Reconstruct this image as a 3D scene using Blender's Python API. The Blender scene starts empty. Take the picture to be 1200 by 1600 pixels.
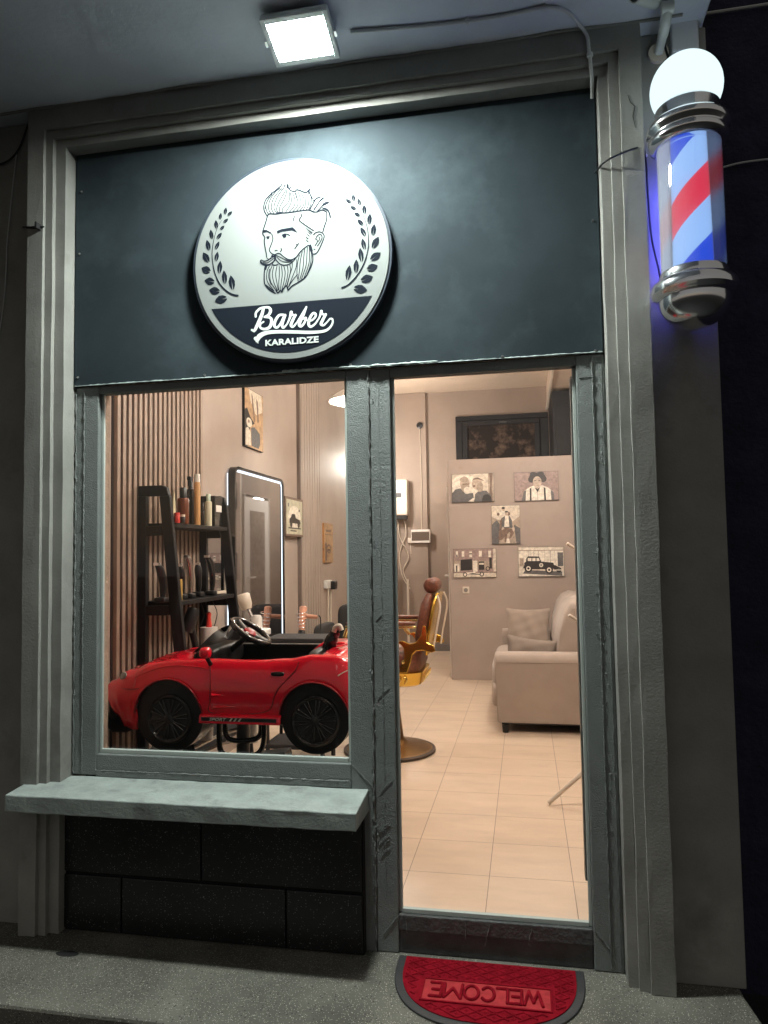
import bpy, bmesh, math, random
from mathutils import Vector, Matrix
random.seed(7)
scene = bpy.context.scene
COL = scene.collection

# ------------------------------------------------------------------ camera
FPX, PITCH, YAW, ROLL = 1137.82, 0.0579892, 0.1900996, -0.0159473
CAM = Vector((0.0, -2.664, 1.32))
_cy, _sy, _cp, _sp = math.cos(YAW), math.sin(YAW), math.cos(PITCH), math.sin(PITCH)
_F = Vector((-_sy*_cp, _cy*_cp, _sp)); _R0 = Vector((_cy, _sy, 0)); _U0 = _R0.cross(_F)
_R = math.cos(ROLL)*_R0 + math.sin(ROLL)*_U0
_U = -math.sin(ROLL)*_R0 + math.cos(ROLL)*_U0
cd = bpy.data.cameras.new('camera'); cam = bpy.data.objects.new('camera', cd); COL.objects.link(cam)
cd.sensor_fit = 'VERTICAL'; cd.sensor_height = 36; cd.sensor_width = 36
cd.lens = FPX/1600*36; cd.clip_start = 0.05; cd.clip_end = 300
cam.matrix_world = Matrix(((_R.x, _U.x, -_F.x, CAM.x), (_R.y, _U.y, -_F.y, CAM.y), (_R.z, _U.z, -_F.z, CAM.z), (0, 0, 0, 1)))
scene.camera = cam

def sight(px, py):
    return _F*FPX + _R*(px-600) - _U*(py-800)
def at_y(px, py, y):
    d = sight(px, py); return CAM + d*((y-CAM.y)/d.y)
def at_x(px, py, x):
    d = sight(px, py); return CAM + d*((x-CAM.x)/d.x)

# ------------------------------------------------------------------ world, exposure (night)
w = bpy.data.worlds.new('World'); scene.world = w; w.use_nodes = True
nt = w.node_tree; nt.nodes.clear()
sky = nt.nodes.new('ShaderNodeTexSky'); sky.sky_type = 'NISHITA'; sky.sun_disc = False
sky.sun_elevation = math.radians(-4); sky.sun_rotation = math.radians(200)
bg = nt.nodes.new('ShaderNodeBackground'); bg.inputs[1].default_value = 0.25
wo = nt.nodes.new('ShaderNodeOutputWorld')
bg2 = nt.nodes.new('ShaderNodeBackground'); bg2.inputs[0].default_value = (1.0, .95, .86, 1); bg2.inputs[1].default_value = .085   # town glow
ad = nt.nodes.new('ShaderNodeAddShader')
nt.links.new(sky.outputs[0], bg.inputs[0]); nt.links.new(bg.outputs[0], ad.inputs[0]); nt.links.new(bg2.outputs[0], ad.inputs[1]); nt.links.new(ad.outputs[0], wo.inputs[0])
vs = scene.view_settings; vs.view_transform = 'Standard'; vs.look = 'None'; vs.gamma = 1; vs.exposure = 0.84
scene.cycles.max_bounces = 8; scene.cycles.transparent_max_bounces = 12
scene.cycles.use_denoising = True
scene.cycles.sample_clamp_indirect = 6

# ------------------------------------------------------------------ materials
MATS = {}
def mat(name, col=(.5, .5, .5), rough=.6, metal=0, var=0, vscale=6, bump=0, bscale=60, bump2=0, b2scale=12,
        emit=None, estr=0, spec=.5, coat=0, dirt=None, dscale=5, dlo=.55, dhi=.7, alpha=1, sheen=0):
    if name in MATS: return MATS[name]
    m = bpy.data.materials.new(name); m.use_nodes = True; MATS[name] = m
    n = m.node_tree; b = n.nodes['Principled BSDF']
    b.inputs['Base Color'].default_value = (*col, 1); b.inputs['Roughness'].default_value = rough
    b.inputs['Metallic'].default_value = metal; b.inputs['Specular IOR Level'].default_value = spec
    b.inputs['Coat Weight'].default_value = coat; b.inputs['Sheen Weight'].default_value = sheen
    if emit:
        b.inputs['Emission Color'].default_value = (*emit, 1); b.inputs['Emission Strength'].default_value = estr
    tc = n.nodes.new('ShaderNodeTexCoord')
    def noise(s, d=4, r=.6):
        t = n.nodes.new('ShaderNodeTexNoise'); t.inputs['Scale'].default_value = s; t.inputs['Detail'].default_value = d
        t.inputs['Roughness'].default_value = r; n.links.new(tc.outputs['Object'], t.inputs['Vector']); return t
    cur = None
    if var:
        t = noise(vscale); mr = n.nodes.new('ShaderNodeMapRange')
        mr.inputs['From Min'].default_value = .3; mr.inputs['From Max'].default_value = .7
        mr.inputs['To Min'].default_value = 1-var; mr.inputs['To Max'].default_value = 1+var
        n.links.new(t.outputs['Fac'], mr.inputs['Value'])
        mx = n.nodes.new('ShaderNodeMix'); mx.data_type = 'RGBA'; mx.blend_type = 'MULTIPLY'; mx.inputs[0].default_value = 1
        mx.inputs[6].default_value = (*col, 1); n.links.new(mr.outputs[0], mx.inputs[7]); cur = mx.outputs[2]
    if dirt:
        t = noise(dscale, 6, .65); r = n.nodes.new('ShaderNodeMapRange')
        r.inputs['From Min'].default_value = dlo; r.inputs['From Max'].default_value = dhi
        n.links.new(t.outputs['Fac'], r.inputs['Value'])
        mx = n.nodes.new('ShaderNodeMix'); mx.data_type = 'RGBA'
        n.links.new(r.outputs[0], mx.inputs[0])
        if cur: n.links.new(cur, mx.inputs[6])
        else: mx.inputs[6].default_value = (*col, 1)
        mx.inputs[7].default_value = (*dirt, 1); cur = mx.outputs[2]
    if cur: n.links.new(cur, b.inputs['Base Color'])
    prev = None
    for st, sc in ((bump, bscale), (bump2, b2scale)):
        if st:
            t = noise(sc, 5); bp = n.nodes.new('ShaderNodeBump'); bp.inputs['Strength'].default_value = min(1, st)
            bp.inputs['Distance'].default_value = .004*max(1, st); n.links.new(t.outputs['Fac'], bp.inputs['Height'])
            if prev: n.links.new(prev.outputs[0], bp.inputs['Normal'])
            prev = bp
    if prev: n.links.new(prev.outputs[0], b.inputs['Normal'])
    return m

def emitter(name, col, s):
    if name in MATS: return MATS[name]
    m = bpy.data.materials.new(name); m.use_nodes = True; MATS[name] = m
    n = m.node_tree; n.nodes.clear(); e = n.nodes.new('ShaderNodeEmission'); o = n.nodes.new('ShaderNodeOutputMaterial')
    e.inputs[0].default_value = (*col, 1); e.inputs[1].default_value = s; n.links.new(e.outputs[0], o.inputs[0]); return m

def glass(name, tint=(1, 1, 1), refl=1.0, smear=0.0, haze=0.0):
    if name in MATS: return MATS[name]
    m = bpy.data.materials.new(name); m.use_nodes = True; MATS[name] = m
    n = m.node_tree; n.nodes.clear(); o = n.nodes.new('ShaderNodeOutputMaterial')
    t = n.nodes.new('ShaderNodeBsdfTransparent'); t.inputs[0].default_value = (*tint, 1)
    g = n.nodes.new('ShaderNodeBsdfGlossy'); g.inputs['Roughness'].default_value = .02
    f = n.nodes.new('ShaderNodeFresnel'); f.inputs[0].default_value = 1.45
    mu = n.nodes.new('ShaderNodeMath'); mu.operation = 'MULTIPLY'; mu.inputs[1].default_value = refl
    mx = n.nodes.new('ShaderNodeMixShader'); n.links.new(f.outputs[0], mu.inputs[0]); n.links.new(mu.outputs[0], mx.inputs[0])
    n.links.new(t.outputs[0], mx.inputs[1]); n.links.new(g.outputs[0], mx.inputs[2]); last = mx
    if smear:
        tc = n.nodes.new('ShaderNodeTexCoord'); mp = n.nodes.new('ShaderNodeMapping'); mp.inputs['Scale'].default_value = (9, 9, 1.6)
        n.links.new(tc.outputs['Object'], mp.inputs[0])
        nz = n.nodes.new('ShaderNodeTexNoise'); nz.inputs['Scale'].default_value = 2.5; nz.inputs['Detail'].default_value = 8
        nz.inputs['Roughness'].default_value = .7; n.links.new(mp.outputs[0], nz.inputs['Vector'])
        mr = n.nodes.new('ShaderNodeMapRange'); mr.inputs['From Min'].default_value = .60; mr.inputs['From Max'].default_value = .85
        mr.inputs['To Max'].default_value = smear; n.links.new(nz.outputs['Fac'], mr.inputs['Value'])
        df = n.nodes.new('ShaderNodeBsdfDiffuse'); df.inputs[0].default_value = (.7, .72, .7, 1)
        m2 = n.nodes.new('ShaderNodeMixShader'); n.links.new(mr.outputs[0], m2.inputs[0])
        n.links.new(last.outputs[0], m2.inputs[1]); n.links.new(df.outputs[0], m2.inputs[2]); last = m2
    if haze:
        df = n.nodes.new('ShaderNodeBsdfDiffuse'); df.inputs[0].default_value = (.8, .8, .85, 1); m3 = n.nodes.new('ShaderNodeMixShader'); m3.inputs[0].default_value = haze
        tl = n.nodes.new('ShaderNodeBsdfTranslucent'); tl.inputs[0].default_value = (.8, .8, .85, 1); m4 = n.nodes.new('ShaderNodeMixShader'); m4.inputs[0].default_value = .5
        n.links.new(df.outputs[0], m4.inputs[1]); n.links.new(tl.outputs[0], m4.inputs[2])
        n.links.new(last.outputs[0], m3.inputs[1]); n.links.new(m4.outputs[0], m3.inputs[2]); last = m3
    n.links.new(last.outputs[0], o.inputs[0]); return m

def tiles_mat():
    m = mat('floor_tile', (.60, .46, .35), .32, var=.06, vscale=2.2, bump=.03, bscale=30)
    n = m.node_tree; b = n.nodes['Principled BSDF']
    tc = n.nodes.new('ShaderNodeTexCoord'); mp = n.nodes.new('ShaderNodeMapping')
    mp.inputs['Location'].default_value = (.178+.332*10, -.072+.345*4, 0); n.links.new(tc.outputs['Object'], mp.inputs[0])
    br = n.nodes.new('ShaderNodeTexBrick'); br.offset = 0; br.squash = 1
    br.inputs['Scale'].default_value = 1; br.inputs['Brick Width'].default_value = .332; br.inputs['Row Height'].default_value = .345
    br.inputs['Mortar Size'].default_value = .0016; br.inputs['Mortar Smooth'].default_value = .2; br.inputs['Bias'].default_value = 0
    br.inputs['Color1'].default_value = (.66, .525, .40, 1); br.inputs['Color2'].default_value = (.69, .555, .43, 1)
    br.inputs['Mortar'].default_value = (.24, .18, .13, 1); n.links.new(mp.outputs[0], br.inputs['Vector'])
    mp2 = n.nodes.new('ShaderNodeMapping'); mp2.inputs['Scale'].default_value = (1.5, 4.5, 1); n.links.new(tc.outputs['Object'], mp2.inputs[0])
    nz = n.nodes.new('ShaderNodeTexNoise'); nz.inputs['Scale'].default_value = 1.6; nz.inputs['Detail'].default_value = 7; nz.inputs['Roughness'].default_value = .65
    n.links.new(mp2.outputs[0], nz.inputs['Vector'])
    mr = n.nodes.new('ShaderNodeMapRange'); mr.inputs['From Min'].default_value = .3; mr.inputs['From Max'].default_value = .7
    mr.inputs['To Min'].default_value = .88; mr.inputs['To Max'].default_value = 1.08; n.links.new(nz.outputs['Fac'], mr.inputs['Value'])
    mx = n.nodes.new('ShaderNodeMix'); mx.data_type = 'RGBA'; mx.blend_type = 'MULTIPLY'; mx.inputs[0].default_value = 1
    n.links.new(br.outputs['Color'], mx.inputs[6]); n.links.new(mr.outputs[0], mx.inputs[7]); n.links.new(mx.outputs[2], b.inputs['Base Color'])
    return m

def speckle_mat(name, base, light, dark, scale=240, amount=.5, rough=.8, bump=.5, bscale=90):
    m = mat(name, base, rough, var=.38, vscale=3.0, bump=bump, bscale=bscale)
    n = m.node_tree; b = n.nodes['Principled BSDF']; src = b.inputs['Base Color'].links[0].from_socket
    tc = n.nodes.new('ShaderNodeTexCoord')
    cur = src
    for sc, colr, thr, sz in ((scale, light, .50, .26), (scale*.45, dark, .35, .22), (scale*.3, light, .22, .13)):
        v = n.nodes.new('ShaderNodeTexVoronoi'); v.inputs['Scale'].default_value = sc; n.links.new(tc.outputs['Object'], v.inputs['Vector'])
        sp = n.nodes.new('ShaderNodeSeparateColor'); n.links.new(v.outputs['Color'], sp.inputs[0])
        lt = n.nodes.new('ShaderNodeMath'); lt.operation = 'LESS_THAN'; lt.inputs[1].default_value = thr*amount; n.links.new(sp.outputs[0], lt.inputs[0])
        l2 = n.nodes.new('ShaderNodeMath'); l2.operation = 'LESS_THAN'; l2.inputs[1].default_value = sz; n.links.new(v.outputs['Distance'], l2.inputs[0])
        mu = n.nodes.new('ShaderNodeMath'); mu.operation = 'MULTIPLY'; n.links.new(lt.outputs[0], mu.inputs[0]); n.links.new(l2.outputs[0], mu.inputs[1])
        mx = n.nodes.new('ShaderNodeMix'); mx.data_type = 'RGBA'; n.links.new(mu.outputs[0], mx.inputs[0])
        n.links.new(cur, mx.inputs[6]); mx.inputs[7].default_value = (*colr, 1); cur = mx.outputs[2]
    n.links.new(cur, b.inputs['Base Color']); return m

M_WALL = mat('facade_paint', (.265, .262, .240), .75, var=.14, vscale=5, bump=.3, bscale=110, bump2=.25, b2scale=7, dirt=(.17, .165, .15), dscale=3, dlo=.55, dhi=.75)
M_FRAME = mat('frame_paint', (.180, .198, .190), .5, var=.10, vscale=9, bump=1.0, bscale=210, bump2=.7, b2scale=50, dirt=(.13, .15, .15), dscale=5, dlo=.6, dhi=.75)
M_BEAD = mat('frame_bead', (.18, .195, .188), .5, var=.2, vscale=30, bump=1.5, bscale=160)
M_GBEAD = mat('glazing_bead', (.42, .46, .43), .5, bump=.3, bscale=120)
M_FASCIA = mat('fascia_paint', (.034, .045, .052), .7, spec=.06, var=.14, vscale=3.5, bump=.16, bscale=26, dirt=(.052, .070, .078), dscale=2.8, dlo=.50, dhi=.72)
M_SILL = mat('sill_paint', (.31, .35, .33), .6, var=.22, vscale=11, bump=.5, bscale=80, bump2=.3, b2scale=14, dirt=(.15, .165, .15), dscale=9, dlo=.56, dhi=.76)
M_PLINTH = speckle_mat('black_granite_tile', (.012, .012, .013), (.22, .22, .21), (.03, .03, .03), 170, .4, .35, .2)
M_GROUT = mat('dark_grout', (.008, .008, .008), .9)
M_PAVE = speckle_mat('aggregate_concrete', (.135, .13, .108), (.46, .44, .37), (.04, .04, .036), 175, 1.2, .8, 1.0)
M_ASPH = speckle_mat('asphalt', (.022, .022, .022), (.06, .06, .06), (.01, .01, .01), 200, .5)
M_DARKWALL = mat('dark_rough_wall', (.028, .027, .055), .95, var=.3, vscale=8, bump=2, bscale=40, bump2=1.5, b2scale=10)  # blue in the colour stands for the pole's glow on this wall
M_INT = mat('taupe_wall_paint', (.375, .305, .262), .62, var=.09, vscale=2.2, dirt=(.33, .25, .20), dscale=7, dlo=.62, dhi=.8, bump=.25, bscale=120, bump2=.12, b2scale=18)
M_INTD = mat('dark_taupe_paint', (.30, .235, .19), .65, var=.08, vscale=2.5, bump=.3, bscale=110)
M_PLASTER = mat('rough_plaster', (.36, .27, .21), .9, var=.15, vscale=14, bump=1.6, bscale=60)
M_CEIL = mat('ceiling_paint', (.62, .50, .39), .8, var=.05, vscale=3, bump=.15, bscale=50)
M_TILE = tiles_mat()
M_BLACKW = mat('black_wood', (.012, .011, .012), .5, spec=.25, var=.2, vscale=10, bump=.1, bscale=40)
M_BLACK = mat('black_plastic', (.012, .012, .013), .35)
M_BLKGLOSS = mat('black_gloss', (.012, .012, .013), .12, coat=.5)
M_WHITEP = mat('white_plastic', (.75, .72, .68), .35)
M_CREAMP = mat('cream_plastic', (.68, .60, .50), .4)
M_CHROME = mat('chrome', (.90, .90, .92), .15, metal=1)
M_GOLD = mat('gold_metal', (.80, .52, .10), .22, metal=1, bump=.15, bscale=60)
M_BRONZE = mat('brushed_bronze', (.30, .18, .07), .3, metal=1, var=.2, vscale=6)
M_LEATHER = mat('brown_leather', (.15, .052, .030), .38, var=.35, vscale=60, bump=1, bscale=70)
M_RED = mat('red_car_paint', (.80, .006, .026), .16, coat=1)
M_REDD = mat('dark_red_plastic', (.30, .006, .014), .3)
M_INK = mat('dark_ink', (.008, .011, .017), .8, spec=.05)
M_SIGNW = mat('sign_white', (.19, .205, .198), .8, spec=.05)
M_FABRIC = mat('greige_fabric', (.37, .308, .262), .9, var=.07, vscale=5, bump=.4, bscale=420, bump2=.8, b2scale=7, sheen=.2)
M_PILLOW = mat('taupe_pillow_fabric', (.31, .25, .205), .9, var=.05, vscale=6, bump=.3, bscale=420, sheen=.3)
M_LETTER = mat('letter_white', (.50, .54, .52), .7)  # lighter than the sign face to make up for weaker light below
M_RUBBER = mat('mat_rubber', (.03, .03, .032), .6, bump=.4, bscale=120)
M_CARPET = mat('red_carpet', (.27, .008, .018), .95, var=.25, vscale=30, bump=1.2, bscale=400, spec=.05)
M_WOOD = mat('orange_wood', (.42, .20, .07), .5, var=.4, vscale=12, bump=.3, bscale=40)
M_SLAT = mat('slat_wood', (.31, .225, .175), .5, var=.12, vscale=9)
M_SLATBACK = mat('slat_gap', (.035, .022, .018), .8)
M_GREYCH = mat('charcoal_fabric', (.035, .033, .034), .85, bump=.4, bscale=200)
M_CABLE = mat('cable_black', (.012, .012, .013), .5)
M_CONDUIT = mat('conduit_grey', (.60, .61, .60), .5)

# ------------------------------------------------------------------ mesh helpers
class MB:
    def __init__(s): s.v = []; s.f = []
    def add(s, vs, fs):
        o = len(s.v); s.v += [tuple(p) for p in vs]; s.f += [tuple(i+o for i in f) for f in fs]; return s
    def box(s, x0, x1, y0, y1, z0, z1):
        return s.add([(x0, y0, z0), (x1, y0, z0), (x1, y1, z0), (x0, y1, z0), (x0, y0, z1), (x1, y0, z1), (x1, y1, z1), (x0, y1, z1)],
                     [(0, 3, 2, 1), (4, 5, 6, 7), (0, 1, 5, 4), (1, 2, 6, 5), (2, 3, 7, 6), (3, 0, 4, 7)])
    def obox(s, c, ax, ay, az):
        c, ax, ay, az = map(Vector, (c, ax, ay, az)); vs = []
        for k in (-1, 1):
            for i, j in ((-1, -1), (1, -1), (1, 1), (-1, 1)): vs.append(c+ax*i+ay*j+az*k)
        return s.add(vs, [(0, 3, 2, 1), (4, 5, 6, 7), (0, 1, 5, 4), (1, 2, 6, 5), (2, 3, 7, 6), (3, 0, 4, 7)])
    def ring_loft(s, rings, close=True, caps=True):
        n = len(rings[0]); vs = [p for r in rings for p in r]; fs = []
        for i in range(len(rings)-1):
            for j in range(n if close else n-1):
                k = (j+1) % n; fs.append((i*n+j, i*n+k, (i+1)*n+k, (i+1)*n+j))
        if caps and close: fs.append(tuple(reversed(range(n)))); fs.append(tuple((len(rings)-1)*n+j for j in range(n)))
        return s.add(vs, fs)
    def tube(s, pts, r, n=10, caps=True):
        pts = [Vector(p) for p in pts]; rs = r if isinstance(r, (list, tuple)) else [r]*len(pts)
        t0 = (pts[1]-pts[0]).normalized(); up = Vector((0, 0, 1)) if abs(t0.z) < .9 else Vector((1, 0, 0))
        a = t0.cross(up).normalized(); rings = []
        for i, p in enumerate(pts):
            t = ((pts[min(i+1, len(pts)-1)]-pts[max(i-1, 0)])).normalized()
            a = (a - t*a.dot(t)).normalized(); b = t.cross(a)
            rings.append([p + (a*math.cos(2*math.pi*k/n) + b*math.sin(2*math.pi*k/n))*rs[i] for k in range(n)])
        return s.ring_loft(rings, True, caps)
    def lathe(s, prof, c, axis=(0, 0, 1), n=32, sq=1.0):
        ax = Vector(axis).normalized(); a = ax.cross(Vector((0, 1, 0)) if abs(ax.y) < .9 else Vector((1, 0, 0))).normalized(); b = ax.cross(a); c = Vector(c)
        return s.ring_loft([[c + ax*h + (a*math.cos(2*math.pi*k/n)*r + b*math.sin(2*math.pi*k/n)*r*sq) for k in range(n)] for r, h in prof])
    def prism(s, poly, fn, d0, d1):
        n = len(poly); vs = [fn(u, v, d0) for u, v in poly]+[fn(u, v, d1) for u, v in poly]
        return s.add(vs, [tuple(range(n)), tuple(reversed(range(n, 2*n)))]+[(i, n+i, n+(i+1) % n, (i+1) % n) for i in range(n)])
    def sphere(s, c, rx, ry=None, rz=None, n=20, m=12):
        ry = ry or rx; rz = rz or rx; rings = []
        for i in range(m+1):
            t = math.pi*i/m; rr = max(math.sin(t), 1e-3)
            rings.append([(c[0]+rx*rr*math.cos(2*math.pi*k/n), c[1]+ry*rr*math.sin(2*math.pi*k/n), c[2]-rz*math.cos(t)) for k in range(n)])
        return s.ring_loft(rings)
    def rbox(s, x0, x1, y0, y1, z0, z1, p=4, n=24, m=16):
        """superellipsoid cushion"""
        cx, cy, cz = (x0+x1)/2, (y0+y1)/2, (z0+z1)/2; ax, ay, az = (x1-x0)/2, (y1-y0)/2, (z1-z0)/2
        sg = lambda a, e: math.copysign(abs(a)**e, a); e = 2/p; rings = []
        for i in range(m+1):
            t = -math.pi/2+math.pi*i/m; ct = max(abs(math.cos(t)), 1e-4)**e
            rings.append([(cx+ax*ct*sg(math.cos(2*math.pi*k/n), e), cy+ay*ct*sg(math.sin(2*math.pi*k/n), e), cz+az*sg(math.sin(t), e)) for k in range(n)])
        return s.ring_loft(rings)
    def xf(s, M):
        s.v = [tuple(M @ Vector(p)) for p in s.v]; return s

def smoothpath(pts, k=6):
    pts = [Vector(p) for p in pts]; out = []
    for i in range(len(pts)-1):
        p0 = pts[max(i-1, 0)]; p1 = pts[i]; p2 = pts[i+1]; p3 = pts[min(i+2, len(pts)-1)]
        for j in range(k):
            t = j/k; out.append(.5*((2*p1)+(p2-p0)*t+(2*p0-5*p1+4*p2-p3)*t*t+(3*p1-p0-3*p2+p3)*t*t*t))
    out.append(pts[-1]); return out

def rrect(a0, a1, b0, b1, r, n=6):
    P = []
    for cx, cy, s0 in ((a1-r, b1-r, 0), (a0+r, b1-r, 90), (a0+r, b0+r, 180), (a1-r, b0+r, 270)):
        for i in range(n+1): a = math.radians(s0+90*i/n); P.append((cx+r*math.cos(a), cy+r*math.sin(a)))
    return P
def obj(name, mb, m, parent=None, bevel=0, smooth=None, solid=0):
    me = bpy.data.meshes.new(name); me.from_pydata(mb.v, [], mb.f); me.validate()
    bm = bmesh.new(); bm.from_mesh(me); bmesh.ops.recalc_face_normals(bm, faces=bm.faces); bm.to_mesh(me); bm.free()
    if smooth is not None:
        me.polygons.foreach_set('use_smooth', [True]*len(me.polygons)); me.set_sharp_from_angle(angle=math.radians(smooth))
    o = bpy.data.objects.new(name, me); COL.objects.link(o)
    for mm in (m if isinstance(m, (list, tuple)) else [m]): me.materials.append(mm)
    if parent is not None:
        o.parent = parent
        o.matrix_parent_inverse = Matrix.Translation(-Vector(world_loc(parent)))
    if bevel:
        b = o.modifiers.new('bevel', 'BEVEL'); b.width = bevel; b.segments = 2; b.limit_method = 'ANGLE'; b.angle_limit = math.radians(40)
    return o
def world_loc(o):
    p = Vector((0, 0, 0))
    if o.type == 'EMPTY': return tuple(o.location)
    return (0, 0, 0)

def thing(name, label, cat, loc=(0, 0, 0), group=None):
    o = bpy.data.objects.new(name, None); COL.objects.link(o); o.location = loc; o.empty_display_size = .05
    o['label'] = label; o['category'] = cat
    if group: o['group'] = group
    return o
def tag(o, label, cat, group=None):
    o['label'] = label; o['category'] = cat
    if group: o['group'] = group
    return o
def struct(o): o['kind'] = 'structure'; return o

def text_mb(s, fn, d0, d1, w, h, bold=0, shear=0, flip=False):
    """text laid into the box 0..w x 0..h of the surface map fn(u, v, depth)"""
    cu = bpy.data.curves.new('t', 'FONT'); cu.body = s; cu.offset = bold; cu.resolution_u = 3; cu.shear = shear; cu.size = 1
    o = bpy.data.objects.new('t', cu); COL.objects.link(o)
    me = bpy.data.meshes.new_from_object(o.evaluated_get(bpy.context.evaluated_depsgraph_get()))
    bpy.data.objects.remove(o); bpy.data.curves.remove(cu)
    xs = [v.co.x for v in me.vertices]; ys = [v.co.y for v in me.vertices]; x0, x1, y0, y1 = min(xs), max(xs), min(ys), max(ys)
    bm = bmesh.new(); bm.from_mesh(me); bmesh.ops.remove_doubles(bm, verts=bm.verts, dist=1e-4)
    bm.verts.index_update(); mb = MB(); nv = len(bm.verts)
    P = [((v.co.x-x0)/(x1-x0)*w, (v.co.y-y0)/(y1-y0)*h) for v in bm.verts]
    vs = [fn(u, v, d1) for u, v in P]+[fn(u, v, d0) for u, v in P]
    fs = [tuple(v.index for v in f.verts) for f in bm.faces]
    for e in bm.edges:
        if len(e.link_faces) == 1: a, b = e.verts[0].index, e.verts[1].index; fs.append((a, b, b+nv, a+nv))
    bm.free(); bpy.data.meshes.remove(me); mb.add(vs, fs); return mb

def ribbon(mb, pts, w, fn, d, taper=False, cap=True, k=5, thick=.0012):
    """a drawn stroke of width w following pts on the surface fn(u, v, depth)"""
    P = smoothpath([(p[0], p[1], 0) for p in pts], k) if len(pts) > 2 else [Vector((p[0], p[1], 0)) for p in pts]
    n = len(P); ws = [w]*n if not isinstance(w, (list, tuple)) else [w[min(int(i/(n-1)*(len(w)-1)), len(w)-2)]*(1-((i/(n-1)*(len(w)-1)) % 1 if i < n-1 else 1)) + w[min(int(i/(n-1)*(len(w)-1)), len(w)-2)+1]*((i/(n-1)*(len(w)-1)) % 1 if i < n-1 else 1) for i in range(n)]
    if taper: ws = [x*(.25+.75*math.sin(math.pi*min(max(i/(n-1), .0), 1.)))for i, x in enumerate(ws)]
    L, Rr = [], []
    for i, p in enumerate(P):
        t = (P[min(i+1, n-1)]-P[max(i-1, 0)]); t = t.normalized() if t.length > 1e-9 else Vector((1, 0, 0)); nn = Vector((-t.y, t.x, 0))*ws[i]/2
        L.append(p+nn); Rr.append(p-nn)
    vs = [fn(p.x, p.y, d) for p in L]+[fn(p.x, p.y, d) for p in Rr]
    mb.add(vs, [(i, i+1, n+i+1, n+i) for i in range(n-1)])
    if cap:
        for p, ww in ((P[0], ws[0]), (P[-1], ws[-1])):
            c = [fn(p.x+ww/2*math.cos(a*math.pi/5), p.y+ww/2*math.sin(a*math.pi/5), d+.00003) for a in range(10)]
            mb.add(c, [tuple(range(10))])
def poly(mb, pts, fn, d): mb.add([fn(u, v, d) for u, v in pts], [tuple(range(len(pts)))])
def lump(c, r, rnd=random): return c

# ================================================================== THE BUILDING
bld = thing('shop_building', 'grey painted shop front with stepped moulding round a dark fascia, window and door', 'building', (0, 0, -.11))
WL, WR, GZ = -1.79, .285, -.115
# outer wall pieces
b = MB().box(-5, -1.945, -.03, .2, GZ, 3.155).box(.44, .672, -.03, .2, GZ, 3.155)
b.box(-5, .672, .0, .2, 3.156, 3.9)
obj('facade_wall', b, M_WALL, bld, bevel=.004)
# wall above and behind the fascia, closing the shop front
b = MB().box(-1.945, .44, .02, .2, 2.03, 3.155); obj('lintel_wall', b, M_INT, bld)
def ufr(xo0, xo1, zo, xi0, xi1, zi, y0, zb):
    f = lambda u, v, d: (u, d, v)
    return MB().prism([(xo0, zb), (xo0, zo), (xo1, zo), (xo1, zb), (xi1, zb), (xi1, zi), (xi0, zi), (xi0, zb)], f, y0, .02)
b = ufr(-1.945, .44, 3.1545, -1.872, .365, 3.066, -.11, GZ)
c = ufr(-1.872, .365, 3.066, -1.840, .331, 3.034, -.095, GZ); b.add(c.v, c.f)
c = ufr(-1.840, .331, 3.034, -1.797, .297, 3.000, -.075, GZ); b.add(c.v, c.f)
def roughen(mb, amp, step=.12):
    """cut long shapes into short lengths and shift their edges a little, as hand-run plaster"""
    me = bpy.data.meshes.new('r'); me.from_pydata(mb.v, [], mb.f); bm = bmesh.new(); bm.from_mesh(me); bpy.data.meshes.remove(me)
    bmesh.ops.recalc_face_normals(bm, faces=bm.faces)
    for k in range(int(3.4/step)):
        z = -.05+k*step; bmesh.ops.bisect_plane(bm, geom=bm.verts[:]+bm.edges[:]+bm.faces[:], plane_co=(0, 0, z), plane_no=(0, 0, 1))
    for k in range(int(2.6/step)):
        x = -1.9+k*step; bmesh.ops.bisect_plane(bm, geom=bm.verts[:]+bm.edges[:]+bm.faces[:], plane_co=(x, 0, 0), plane_no=(1, 0, 0))
    bmesh.ops.remove_doubles(bm, verts=bm.verts, dist=.0004)
    for v in bm.verts:
        if v.co.y < .01: v.co.x += random.uniform(-amp, amp); v.co.z += random.uniform(-amp, amp) if v.co.z < 3.1 else 0; v.co.y += random.uniform(-amp, amp)*.5
    bm.verts.index_update(); r = MB(); r.v = [tuple(v.co) for v in bm.verts]; r.f = [tuple(v.index for v in f.verts) for f in bm.faces]; bm.free(); return r
obj('stepped_moulding', roughen(b, .0016), M_WALL, bld, bevel=.003)
# overhanging slab above
b = MB().box(-5, .662, -1.9, .0, 3.156, 3.34); obj('overhang', b, mat('soffit_paint', (.64, .67, .74), .75, var=.1, vscale=2.5, bump=.4, bscale=40, bump2=.4, b2scale=6), bld, bevel=.006)
b = MB().tube([(x, -.112-.004*math.sin(x*9)+random.uniform(-.003, .003), 3.1535) for x in [i*.06-2.6 for i in range(54)]], .006, 6)
obj('edge_caulk', b, M_WALL, bld, smooth=60)

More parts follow.
